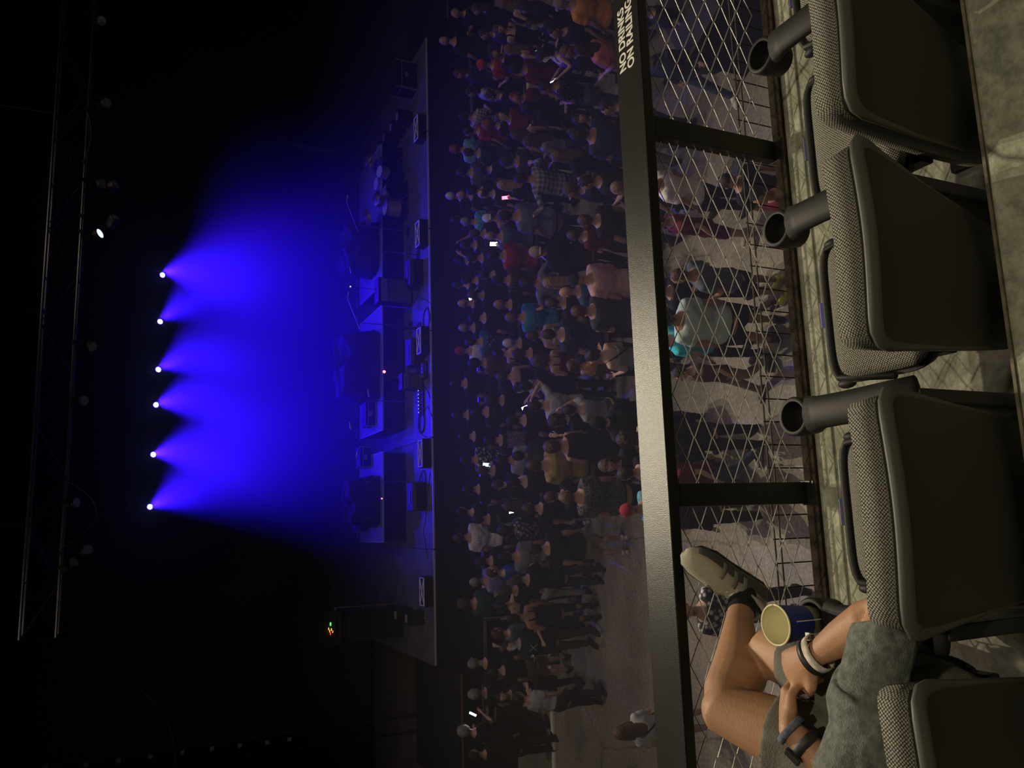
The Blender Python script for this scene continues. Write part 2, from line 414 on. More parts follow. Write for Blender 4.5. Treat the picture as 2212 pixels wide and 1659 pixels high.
def rr_outline(w, u, v, p=5.0):
    """map the unit square to a rounded panel: corner squeeze"""
    a = 2*u-1; b = 2*v-1
    k = (abs(a)**p+abs(b)**p)**(1/p); m = max(abs(a), abs(b))
    s = m/k if k > 1e-6 else 1
    return a*s, b*s
def make_chair(x0, cup, hw_top=0.235, hw_bot=0.20, label=''):
    ch = empty('theatre_seat', (x0, 1.2, 5.34), 0)
    ZT, ZB = 0.850, 0.08
    def back(u, v, off, grow=0.0, zt=0.0):
        a, b = rr_outline(0, u, v, 13)
        t = (b+1)/2
        hw = (hw_bot+(hw_top-hw_bot)*t)+grow
        x = a*hw
        z = ZB-grow*0.5 + (ZT+grow*0.4-ZB)*t - 0.012*abs(a)**3 + zt
        y = 0.080 - 0.160*t**1.3 - 0.024*(1-a*a)*(0.4+0.6*t) + off
        return (x, y, z)
    mb = MB(); mb.smooth = True; v_, f_ = slab(lambda u, v: back(u, v, 0.030), lambda u, v: back(u, v, -0.022), 20, 12); mb.add(v_, f_)
    sh = mb.build('back_shell', SHELL, ch, bevel=0.003)
    # grey rim band along the top edge of the shell
    mb = MB(); mb.smooth = True
    pts = []; rad = []
    path = [(0.0, 0.3), (0.0, 0.6), (0.0, 0.85), (0.0, 0.94)] + [(i/16, 1.0) for i in range(17)] + [(1.0, 0.94), (1.0, 0.85), (1.0, 0.6), (1.0, 0.3)]
    for u, v in path:
        pts.append(back(u, v, -0.018)); k_ = {0.3: 0.25, 0.6: 0.35, 0.85: 0.55, 0.94: 0.8}.get(v, 1.0); rad.append((0.011*k_, 0.018*k_))
    mb.tube(pts, rad, 10, side=(0, 1, 0)); mb.build('back_rim', RIM, ch)
    # fabric cushion
    def cush(u, v):
        a, b = rr_outline(0, u, v, 10); 
        bul = (1-a**6)*(1-b**6)
        p = back(u, v, 0.062+0.028*bul, -0.008, 0.012*max(0, b)**3); return p
    mb = MB(); mb.smooth = True; v_, f_ = slab(cush, lambda u, v: back(u, v, 0.004, 0.0, 0.006*max(0, 2*v-1)), 24, 16); mb.add(v_, f_)
    o = mb.build('back_cushion', WEAVE, ch); uvbox(o)
    # seat pan and cushion
    def pan(u, v, z, grow=0.0):
        a, b = rr_outline(0, u, v, 6)
        return (a*(0.205+grow), 0.255 + b*(0.15+grow), z + 0.012*(b) )
    mb = MB(); mb.smooth = True; v_, f_ = slab(lambda u, v: pan(u, v, 0.40), lambda u, v: pan(u, v, 0.345, -0.02), 16, 16); mb.add(v_, f_)
    sp = mb.build('seat_pan', SEATP, ch, bevel=0.003)
    mb = MB(); mb.smooth = True
    pts = [pan(0.02, 0.55, 0.402, 0.0)] + [pan(i/12, 1.0, 0.402) for i in range(0, 13)] + [pan(0.98, 0.55, 0.402)]
    pts[0] = (-0.205, 0.22, 0.40); pts[-1] = (0.205, 0.22, 0.40)
    mb.tube(pts, [(0.010, 0.012)]*len(pts), 8); mb.ell((-0.2, 0.375, 0.40), (0.014, 0.03, 0.016)); mb.ell((0.2, 0.375, 0.40), (0.014, 0.03, 0.016))
    mb.build('seat_rim', SEATP, ch)
    mb = MB(); mb.smooth = True
    def sc(u, v):
        a, b = rr_outline(0, u, v, 5); return (a*0.192, 0.24+b*0.142, 0.412+0.034*(1-a**4)*(1-b**4)+0.01*b)
    v_, f_ = slab(sc, lambda u, v: pan(u, v, 0.398, -0.012), 20, 20); mb.add(v_, f_)
    o = mb.build('seat_cushion', WEAVE, ch); uvbox(o)
    MB().box((0.0, 0.413, 0.412), (0.072, 0.005, 0.030), Euler((math.radians(-35), 0, 0))).build('number_plate', mat('bluish_label', (0.20, 0.17, 0.62) if abs(x0-0.545) < 0.01 else (0.13, 0.13, 0.24), 0.5), ch, bevel=0.001)
    # stand
    MB().box((0, 0.12, 0.2), (0.09, 0.12, 0.34)).box((0, 0.13, 0.012), (0.16, 0.26, 0.024)).build('pedestal', SEATP, ch, bevel=0.006)
    for s_ in (-1, 1): MB().box((s_*0.15, 0.14, 0.34), (0.03, 0.08, 0.05)).build('hinge_bracket', SEATP, ch, bevel=0.005)
    # armrest on the right side with cup holder
    ax = cup-x0
    mb = MB(); mb.smooth = True
    n = 12
    mb.tube([(ax, 0.02, 0.588), (ax, 0.10, 0.592), (ax, 0.22, 0.594), (ax, 0.30, 0.592), (ax, 0.34, 0.585)], [(0.046, 0.018), (0.044, 0.019), (0.041, 0.019), (0.042, 0.020), (0.048, 0.022)], 12, side=(1, 0, 0))
    arm = mb.build('armrest', SEATP, ch)
    MB().box((ax, 0.10, 0.29), (0.034, 0.17, 0.58)).build('arm_support', SEATP, ch, bevel=0.005)
    mb = MB(); mb.smooth = True
    mb.lathe([(0.040, 0.598), (0.047, 0.600), (0.052, 0.594), (0.050, 0.56), (0.043, 0.515), (0.036, 0.508), (0.0, 0.506)], 28, (ax, 0.385, 0))
    mb.lathe([(0.040, 0.598), (0.039, 0.56), (0.034, 0.520), (0.0, 0.516)], 28, (ax, 0.385, 0))
    mb.build('cup_holder', SEATP, ch)
    tag(ch, label, 'seat', 'row of grey woven theatre seats')
    return ch
make_chair(1.535, 1.79, label='black-backed grey fabric seat at the far right, its cup holder arm nearest the black case')
make_chair(1.045, 1.283, 0.222, 0.13, 'black-backed grey fabric seat second from the right, in front of the NO DRINKS lettering')
make_chair(0.545, 0.767, 0.225, 0.14, 'black-backed grey fabric seat behind the right mesh post, brighter blue label on its seat edge')
make_chair(0.0, 0.25, 0.238, 0.20, 'black-backed grey fabric seat beside the seated man, blue paper cup at its left')
make_chair(-0.545, -0.262, 0.225, 0.13, 'black-backed grey fabric seat occupied by the man in grey shirt')
# the arm with the holder that carries the blue cup belongs to the occupied seat (its right side)
# ---------------------------------------------------------------- people of the crowd
SKIN = {'w': (0.42, 0.25, 0.17), 'p': (0.50, 0.32, 0.24), 't': (0.36, 0.19, 0.11), 'b': (0.15, 0.075, 0.045)}
HAIR = {'black': (0.012, 0.010, 0.010), 'dark': (0.028, 0.018, 0.013), 'brown': (0.075, 0.042, 0.025), 'light': (0.15, 0.095, 0.055), 'blond': (0.32, 0.21, 0.10), 'grey': (0.28, 0.26, 0.24), 'white': (0.55, 0.53, 0.50), 'ginger': (0.22, 0.065, 0.025), 'red': (0.25, 0.03, 0.02)}
COL = {'black': (0.014, 0.014, 0.015), 'charcoal': (0.04, 0.042, 0.045), 'grey': (0.19, 0.19, 0.20), 'lightgrey': (0.36, 0.37, 0.38), 'white': (0.62, 0.60, 0.60), 'teal': (0.03, 0.20, 0.30), 'skyblue': (0.16, 0.38, 0.46), 'aqua': (0.40, 0.52, 0.50), 'navy': (0.02, 0.03, 0.065), 'blue': (0.03, 0.07, 0.26), 'denim': (0.05, 0.075, 0.13), 'palejeans': (0.33, 0.36, 0.38), 'red': (0.27, 0.03, 0.04), 'maroon': (0.11, 0.014, 0.02), 'coral': (0.55, 0.17, 0.15), 'pink': (0.46, 0.27, 0.27), 'orange': (0.60, 0.24, 0.035), 'olive': (0.30, 0.22, 0.08), 'khaki': (0.24, 0.20, 0.15), 'green': (0.015, 0.075, 0.055), 'brown': (0.10, 0.06, 0.035), 'lavender': (0.24, 0.22, 0.42), 'tan': (0.33, 0.28, 0.21), 'purple': (0.10, 0.04, 0.30), 'slate': (0.08, 0.10, 0.13), 'floral': (0.55, 0.54, 0.56), 'paisley': (0.50, 0.06, 0.02), 'turquoise': (0.05, 0.45, 0.50), 'yellow': (0.55, 0.60, 0.05)}
_sk = {}
def skinm(k, kind='skin'):
    if (k, kind) not in _sk:
        if kind == 'skin': _sk[(k, kind)] = mat('skin', SKIN[k], 0.55, var=0.08, vscale=6, bump=0.1, bscale=90, spec=0.35)
        else: _sk[(k, kind)] = mat('hair', HAIR[k], 0.6, var=0.3, vscale=30, bump=0.9, bscale=70, spec=0.3)
    return _sk[(k, kind)]
EYEM = mat('eye_dark', (0.02, 0.015, 0.012), 0.2)
SOLE = mat('shoe_black', (0.02, 0.02, 0.02), 0.6)
def arm_pts(kind, s, sw):
    sh = (s*sw, -0.01, 1.405)
    K = {'down': ((s*(sw+0.055), -0.045, 1.13), (s*(sw+0.055), 0.055, 0.895)),
         'front': ((s*(sw+0.06), 0.0, 1.14), (s*0.10, 0.235, 1.13)),
         'cross': ((s*(sw+0.04), 0.08, 1.16), (-s*0.06, 0.235, 1.20)),
         'hold': ((s*(sw+0.05), -0.02, 1.13), (s*0.17, 0.24, 1.17)),
         'phone': ((s*(sw+0.03), 0.10, 1.17), (s*0.10, 0.33, 1.33)),
         'up': ((s*(sw+0.10), 0.16, 1.42), (s*0.16, 0.20, 1.66)),
         'head': ((s*(sw+0.19), 0.07, 1.52), (s*0.10, 0.03, 1.70)),
         'hip': ((s*(sw+0.20), -0.10, 1.17), (s*0.19, 0.02, 1.02)),
         'pocket': ((s*(sw+0.09), -0.08, 1.14), (s*0.19, 0.05, 0.93)),
         'back': ((s*(sw+0.07), -0.14, 1.14), (s*0.05, -0.15, 1.00)),
         'out': ((s*(sw+0.22), 0.10, 1.25), (s*(sw+0.28), 0.30, 1.30))}[kind]
    return V(sh), V(K[0]), V(K[1])
def leg_pts(kind, s):
    if kind == 'walk': return (V((s*0.09, 0, 0.92)), V((s*0.10, 0.10 if s > 0 else -0.02, 0.50)), V((s*0.09, 0.20 if s > 0 else -0.28, 0.09 if s > 0 else 0.13)))
    if kind == 'wide': return (V((s*0.10, 0, 0.92)), V((s*0.16, 0.02, 0.50)), V((s*0.21, -0.02, 0.09)))
    return (V((s*0.09, 0, 0.92)), V((s*0.105, 0.015, 0.50)), V((s*0.115, -0.02, 0.09)))
def head_mb(mb, c, yaw=0.0, pitch=0.0, grow=0.0):
    """skull, jaw, nose, ears, lips and brow as one displaced surface; face towards +Y"""
    R = Euler((pitch, 0, yaw)).to_matrix(); c = V(c); nu, nv = 20, 16; vs = []
    for j in range(nv+1):
        ph = -math.pi/2 + math.pi*j/nv
        for i in range(nu):
            th = 2*math.pi*i/nu
            d = V((math.cos(ph)*math.cos(th), math.cos(ph)*math.sin(th), math.sin(ph)))
            x = d.x*0.076; y = d.y*0.098; z = d.z*0.118
            if z < 0:
                x *= 1-0.30*(-d.z)**1.3; y *= 1-0.12*(-d.z)
                if d.y < 0: y *= 1-0.42*(-d.z)
                else: y += 0.012*(-d.z)
            f = max(0.0, d.y)
            ax = abs(d.x)
            y += 0.024*math.exp(-((d.x/0.17)**2)-((d.z+0.12)/0.22)**2)*(f > 0.5)
            y += 0.008*math.exp(-((d.x/0.30)**2)-((d.z+0.52)/0.12)**2)*(f > 0.3)
            y += 0.009*math.exp(-((d.x/0.25)**2)-((d.z+0.80)/0.15)**2)*(f > 0.2)
            y -= 0.011*math.exp(-(((ax-0.42)/0.2)**2)-((d.z-0.06)/0.13)**2)*(f > 0.3)
            y += 0.005*math.exp(-(((ax-0.35)/0.35)**2)-((d.z-0.27)/0.12)**2)*(f > 0.3)
            vs.append(c + R @ V((x, y, z)))
    fs = [(j*nu+i, j*nu+(i+1) % nu, (j+1)*nu+(i+1) % nu, (j+1)*nu+i) for j in range(nv) for i in range(nu)]
    mb.add(vs, fs)
    for s in (-1, 1):
        mb.ell(c + R @ V((s*0.077, -0.008, -0.005)), (0.011, 0.02, 0.032), R @ Euler((0, 0, s*0.35)).to_matrix(), 8, 6)
    m0 = mb.cur; mb.cur = 1
    for s in (-1, 1): mb.ell(c + R @ V((s*0.031, 0.081, 0.006)), (0.013, 0.010, 0.007), R, 8, 6)
    mb.cur = m0
def hand_mb(mb, w, d, s, r=1.0):
    """palm, four fingers and a side thumb, slightly curled"""
    d = d.normalized(); side = d.cross(V((0, 0, 1)))
    side = side.normalized() if side.length > 0.1 else V((0, 1, 0)); nrm = side.cross(d)
    mb.tube([w-d*0.01, w+d*0.03, w+d*0.085], [(0.026, 0.018), (0.038, 0.015), (0.036, 0.013)], 8, side=side, round_=True)
    for k, ln in enumerate((0.062, 0.074, 0.07, 0.055)):
        b = w+d*0.08+side*(k-1.5)*0.019
        mb.tube([b, b+d*ln*0.5+nrm*-0.006, b+d*ln*0.85-nrm*0.025], [0.0085, 0.008, 0.0065], 5)
    b = w+d*0.025-side*0.032*s
    mb.tube([b, b+d*0.03-side*0.025*s, b+d*0.058-side*0.028*s], [0.011, 0.0095, 0.0075], 5)
def pieces(sex, arms, legs, fat, lean, yawh, pitchh, chub=1.0):
    """joint table shared by a body and the clothes that fit it"""
    sw = 0.185 if sex == 'm' else 0.16
    return dict(sw=sw, sex=sex, arms=arms, legs=legs, fat=fat, lean=lean, hy=yawh, hp=pitchh)
def torso_rings(P, g=0.0, z0=0.86, z1=1.46):
    f = P['fat']; m = P['sex'] == 'm'
    T = [(0.80, 0.155, 0.105, -0.01), (0.90, 0.165 if m else 0.178, 0.118, -0.012), (1.0, 0.150 if m else 0.152, 0.105, -0.005), (1.10, 0.146 if m else 0.128, 0.100, 0.0), (1.22, 0.162 if m else 0.140, 0.112, 0.0), (1.32, 0.178 if m else 0.152, 0.118, -0.004), (1.40, 0.170 if m else 0.143, 0.098, -0.012), (1.455, 0.115, 0.075, -0.014), (1.49, 0.062, 0.060, -0.010)]
    pts = []; rad = []
    for z, rx, ry, y in T:
        if z < z0-0.001 or z > z1+0.001: continue
        k = f if z < 1.25 else 1+(f-1)*0.6
        kb = (f-1)*0.09*math.exp(-((z-1.08)/0.12)**2)
        pts.append(V((0, y+kb, z))); rad.append((rx*k+g, ry*(k*1.1-0.1)+kb*0.6+g))
    return pts, rad
_cache = {}
def warp(me, P):
    """lean the figure forward from the hips"""
    if P['lean']:
        a = P['lean']
        for v in me.vertices:
            if v.co.z > 0.85:
                t = min(1.0, (v.co.z-0.85)/0.25); an = -a*t
                dz = v.co.z-0.92; y = v.co.y
                v.co.y = y*math.cos(an) - dz*math.sin(an); v.co.z = 0.92 + y*math.sin(an) + dz*math.cos(an)
    return me
def body_mesh(P):
    k = ('body', tuple(sorted(P.items())))
    if k in _cache: return _cache[k]
    mb = MB(); f = P['fat']; fk = 1+(f-1)*0.5
    pts, rad = torso_rings(P, 0.0, 0.8, 1.5); mb.tube(pts, rad, 16, side=(1, 0, 0), round_=True)
    mb.tube([(0, -0.012, 1.44), (0, 0.0, 1.54), (0, 0.01, 1.58)], [0.058, 0.052, 0.055], 10)
    keep = MB()
    for s in (-1, 1):
        h, kn, an = leg_pts(P['legs'], s)
        mid = h.lerp(kn, 0.45); cal = kn.lerp(an, 0.28)+V((0, -0.015, 0))
        mb.tube([h, mid, kn, cal, kn.lerp(an, 0.65), an, an+V((0, 0.0, -0.04))], [0.088*fk, 0.075*fk, 0.052*fk, 0.055*fk, 0.043, 0.034, 0.036], 10, round_=True)
        mb.tube([an+V((0, -0.035, -0.06)), an+V((0, 0.05, -0.05)), an+V((0, 0.16, -0.068))], [(0.03, 0.028), (0.038, 0.028), (0.036, 0.018)], 8, side=(1, 0, 0), round_=True)
        a = P['arms'][0 if s < 0 else 1]
        sh, el, wr = arm_pts(a, s, P['sw'])
        mb.tube([sh-V((s*0.03, 0, 0.0)), sh, sh.lerp(el, 0.4), el, el.lerp(wr, 0.3), wr], [0.050*fk, 0.052*fk, 0.046*fk, 0.037*fk, 0.038*fk, 0.025], 10, round_=True)
        hand_mb(keep, wr, wr-el, s)
    head_mb(keep, (0, 0.022, 1.645), P['hy'], P['hp'])
    me = warp(fuse(mb, 0.021, 3, 'body', keep), P)
    _cache[k] = me; return me
def top_mesh(P, kind):
    k = ('top'+kind, tuple(sorted(P.items())))
    if k in _cache: return _cache[k]
    mb = MB(); f = P['fat']; fk = 1+(f-1)*0.5
    lo = 0.9 if P['sex'] == 'm' or kind == 'dress' else 1.0
    if kind == 'crop': lo = 1.1
    hi = 1.46 if kind not in ('tank', 'strappy') else 1.33
    pts, rad = torso_rings(P, 0.022, lo, hi)
    if kind == 'hood': pts.append(V((0, -0.03, 1.53))); rad.append((0.09, 0.09))
    if lo < 0.95:
        pts = [V((0, -0.012, 0.84))]+pts; rad = [(rad[0][0]+0.004, rad[0][1]+0.004)]+rad
    if kind == 'dress':
        pts = [V((0, 0, 0.55)), V((0, 0, 0.7))]+pts; rad = [(0.22*f, 0.19), (0.205*f, 0.16)]+rad
    mb.tube(pts, rad, 18, side=(1, 0, 0))
    if kind in ('tee', 'long', 'hood', 'open'):
        for s in (-1, 1):
            a = P['arms'][0 if s < 0 else 1]; sh, el, wr = arm_pts(a, s, P['sw'])
            if kind == 'tee': mb.tube([sh-V((s*0.07, 0, -0.01)), sh, sh.lerp(el, 0.35), sh.lerp(el, 0.66)], [0.068*fk, 0.07*fk, 0.064*fk, 0.062*fk], 12)
            else: mb.tube([sh-V((s*0.07, 0, -0.01)), sh, sh.lerp(el, 0.4), el, el.lerp(wr, 0.4), el.lerp(wr, 0.93)], [0.066*fk, 0.068*fk, 0.058*fk, 0.05*fk, 0.045*fk, 0.036], 12)
    keep = MB()
    if kind in ('tank', 'strappy'):
        for s in (-1, 1):
            x = s*0.075
            keep.tube([(x, 0.085, 1.30), (x, 0.07, 1.42), (x*0.95, 0.0, 1.485), (x*0.9, -0.085, 1.42), (x*(0.9 if kind == 'tank' else -0.6), -0.118, 1.30)], [(0.018, 0.006) if kind == 'tank' else (0.009, 0.005)]*5, 6, side=(1, 0, 0))
    me = fuse(mb, 0.02, 4, 'shirt', keep)
    # cloth folds
    for v in me.vertices:
        q = noise.noise(V((v.co.x*7, v.co.y*7, v.co.z*5))+V((f*9, 0, 0)))
        fold = math.sin(v.co.z*38+q*6+v.co.x*12)*0.0035
        n = V((v.co.x, v.co.y, 0)); n = n.normalized() if n.length > 1e-4 else n
        v.co += n*(q*0.008+fold)
    me = warp(me, P); _cache[k] = me; return me
def bottom_mesh(P, kind):
    k = ('bot'+kind, tuple(sorted(P.items())))
    if k in _cache: return _cache[k]
    mb = MB(); f = P['fat']; fk = 1+(f-1)*0.5
    pts, rad = torso_rings(P, 0.012, 0.8, 1.0)
    mb.tube([V((0, -0.01, 0.80))]+pts[1:], [rad[0]]+rad[1:], 16, side=(1, 0, 0))
    if kind == 'skirt':
        mb.tube([(0, 0, 0.56), (0, 0, 0.75), (0, -0.01, 0.92)], [(0.21*f, 0.18), (0.19*f, 0.15), (0.17*f, 0.125)], 18, side=(1, 0, 0))
    else:
        for s in (-1, 1):
            h, kn, an = leg_pts(P['legs'], s)
            if kind == 'shorts': mb.tube([h+V((0, 0, 0.0)), h.lerp(kn, 0.45), h.lerp(kn, 0.92)], [0.105*fk, 0.10*fk, 0.094*fk], 12)
            elif kind == 'minishorts': mb.tube([h, h.lerp(kn, 0.38)], [0.10*fk, 0.096*fk], 12)
            else:
                w = 1.0 if kind == 'trousers' else 0.86
                mb.tube([h, h.lerp(kn, 0.45), kn, kn.lerp(an, 0.35), an+V((0, 0, -0.01))], [0.102*fk, 0.093*fk*w, 0.072*fk*w, 0.07*fk*w, 0.056*w], 12)
    me = fuse(mb, 0.02, 3, 'trousers')
    for v in me.vertices:
        v.co += V((v.co.x*0.2, v.co.y*0.2, 0))*noise.noise(V((v.co.x*8, v.co.y*8, v.co.z*12)))*0.25
    me = warp(me, P); _cache[k] = me; return me
def shoe_mesh(P, s):
    k = ('shoe', P['legs'], s)
    if k in _cache: return _cache[k]
    mb = MB(); mb.smooth = True; h, kn, an = leg_pts(P['legs'], s); zf = an.z-0.09
    b = V((an.x, an.y, zf))
    mb.tube([b+V((0, -0.055, 0.04)), b+V((0, -0.02, 0.05)), b+V((0, 0.06, 0.045)), b+V((0, 0.14, 0.035)), b+V((0, 0.19, 0.03))], [(0.034, 0.035), (0.042, 0.045), (0.044, 0.04), (0.050, 0.032), (0.036, 0.024)], 10, side=(1, 0, 0), round_=True)
    mb.tube([b+V((0, -0.02, 0.06)), b+V((0, -0.015, 0.12))], [0.044, 0.043], 10)
    mb.cur = 1
    mb.tube([b+V((0, -0.07, 0.012)), b+V((0, 0.06, 0.012)), b+V((0, 0.15, 0.012)), b+V((0, 0.21, 0.012))], [(0.036, 0.012), (0.042, 0.012), (0.052, 0.012), (0.036, 0.012)], 10, side=(1, 0, 0), round_=True)
    me = mb.mesh('shoe'); _cache[k] = me; return me
def hair_mesh(P, kind):
    k = ('hair'+kind, P['hy'], P['hp'], P['lean'], P['sex'])
    if k in _cache: return _cache[k]
    c = V((0, 0.022, 1.645)); R = Euler((P['hp'], 0, P['hy'])).to_matrix(); mb = MB(); keep = MB()
    vox = 0.012
    def cap(g=0.010, low=-0.045, front=0.035):
        mb.ell(c + R @ V((0, -0.012, 0.018)), (0.076+g, 0.092+g, 0.106+g), R, 16, 12)
        # cut the face away later
    cap({'short': 0.009, 'crop': 0.004, 'long': 0.016, 'curly': 0.04, 'bun': 0.010, 'tail': 0.010, 'cap': 0.014, 'backcap': 0.014, 'afro': 0.055, 'receding': 0.006, 'wavy': 0.02, 'fluffy': 0.024}.get(kind, 0.01))
    if kind in ('long', 'wavy'):
        mb.tube([c+R @ V((0, -0.05, 0.03)), c+R @ V((0, -0.07, -0.06)), c+V((0, -0.115, -0.18)), c+V((0, -0.15, -0.30)), c+V((0, -0.155, -0.37))], [(0.088, 0.06), (0.092, 0.06), (0.098, 0.042), (0.085, 0.03), (0.05, 0.02)], 14, side=(1, 0, 0))
        for s in (-1, 1): mb.tube([c+R @ V((s*0.075, 0.0, 0.03)), c+R @ V((s*0.088, -0.01, -0.07)), c+V((s*0.10, -0.04, -0.20)), c+V((s*0.085, -0.07, -0.28))], [0.025, 0.03, 0.032, 0.018], 8)
    if kind == 'curly':
        for i in range(16):
            a = i*2.4; z = -0.12+0.014*i
            mb.ell(c+R @ V((math.cos(a)*0.085, -0.045+math.sin(a)*0.055, z)), (0.042, 0.042, 0.05), None, 8, 6)
    if kind == 'bun': mb.ell(c+R @ V((0, -0.10, 0.085)), (0.042, 0.04, 0.04))
    if kind == 'tail': mb.tube([c+R @ V((0, -0.09, 0.05)), c+R @ V((0, -0.15, 0.03)), c+V((0, -0.16, -0.10)), c+V((0, -0.15, -0.24))], [0.02, 0.03, 0.026, 0.010], 8)
    me = fuse(mb, vox, 1, 'hair')
    # open the face: remove what lies in front of the hairline
    bm = bmesh.new(); bm.from_mesh(me); Ri = R.transposed()
    kill = []
    for v in bm.verts:
        l = Ri @ (v.co-c)
        fr = l.y > 0.028 and l.z < 0.062+0.25*(0.05-abs(l.x))*0.3
        if kind in ('cap',): fr = l.z < 0.028 or False
        if kind == 'backcap': fr = l.z < 0.020
        if kind == 'receding': fr = (l.y > 0.0 and l.z > -1) or l.z > 0.085
        nape = l.z < -0.075 and kind in ('short', 'crop', 'receding', 'bun', 'tail', 'fluffy')
        ear = kind in ('short', 'crop', 'receding') and l.z < -0.02 and l.y > -0.03
        if fr or nape or ear: kill.append(v)
        elif kind in ('wavy', 'curly', 'fluffy', 'long', 'short'):
            q = noise.noise(v.co*38); v.co += (v.co-c).normalized()*q*(0.008 if kind != 'short' else 0.004)
    bmesh.ops.delete(bm, geom=kill, context='VERTS'); bm.to_mesh(me); bm.free()
    if kind in ('cap', 'backcap'):
        sgn = 1 if kind == 'cap' else -1
        bm = bmesh.new(); bm.from_mesh(me); k2 = MB()
        k2.grid(lambda u, v: c + R @ V(((u-0.5)*0.13*(1-0.25*v*v), sgn*(0.075+0.085*v*(1-(2*u-1)**2*0.35)), 0.034-0.012*v-0.02*(2*u-1)**2)), 8, 4)
        kk = k2.mesh('k'); bm.from_mesh(kk); bm.to_mesh(me); bm.free(); bpy.data.meshes.remove(kk)
    me.polygons.foreach_set('use_smooth', [True]*len(me.polygons))
    me = warp(me, P); _cache[k] = me; return me
def put(name, me, mats, parent):
    """an object on shared mesh data that carries its own materials"""
    o = bpy.data.objects.new(name, me); C.objects.link(o); o.parent = parent
    while len(me.materials) < len(mats): me.materials.append(mats[len(me.materials)])
    for i, m in enumerate(mats):
        o.material_slots[i].link = 'OBJECT'; o.material_slots[i].material = m
    return o
CROWD = []
def person(px, py, label, top='tee', tc='black', bot='trousers', bc='black', hair='short', hc='dark', arms='down', yaw=0, sex='m', fat=1.0, h=1.0, legs='stand', skin='w', lean=0.0, look=0.0, nod=0.0, shoe='black', z=None, kind='', extra=None):
    if isinstance(arms, str): arms = (arms, arms)
    if sex == 'f': h *= 0.94
    P = pieces(sex, arms, legs, fat, lean, look, nod)
    zh = 1.645*h
    if lean: zh = (0.92+0.725*math.cos(lean))*h
    p = un(px, py, z=zh)
    CROWD.append(dict(P=P, p=p, label=label, top=top, tc=tc, bot=bot, bc=bc, hair=hair, hc=hc, yaw=math.radians(yaw), h=h, skin=skin, shoe=shoe, kind=kind, extra=extra or [], lean=lean))
    return CROWD[-1]
PHONE_BODY = mat('phone_body', (0.01, 0.01, 0.01), 0.3)
SCREENS = {}
def screen(col, st):
    k = (col, st)
    if k not in SCREENS: SCREENS[k] = mat('lit_screen', (0.02, 0.02, 0.02), 0.3, emit=col, estr=st)
    return SCREENS[k]
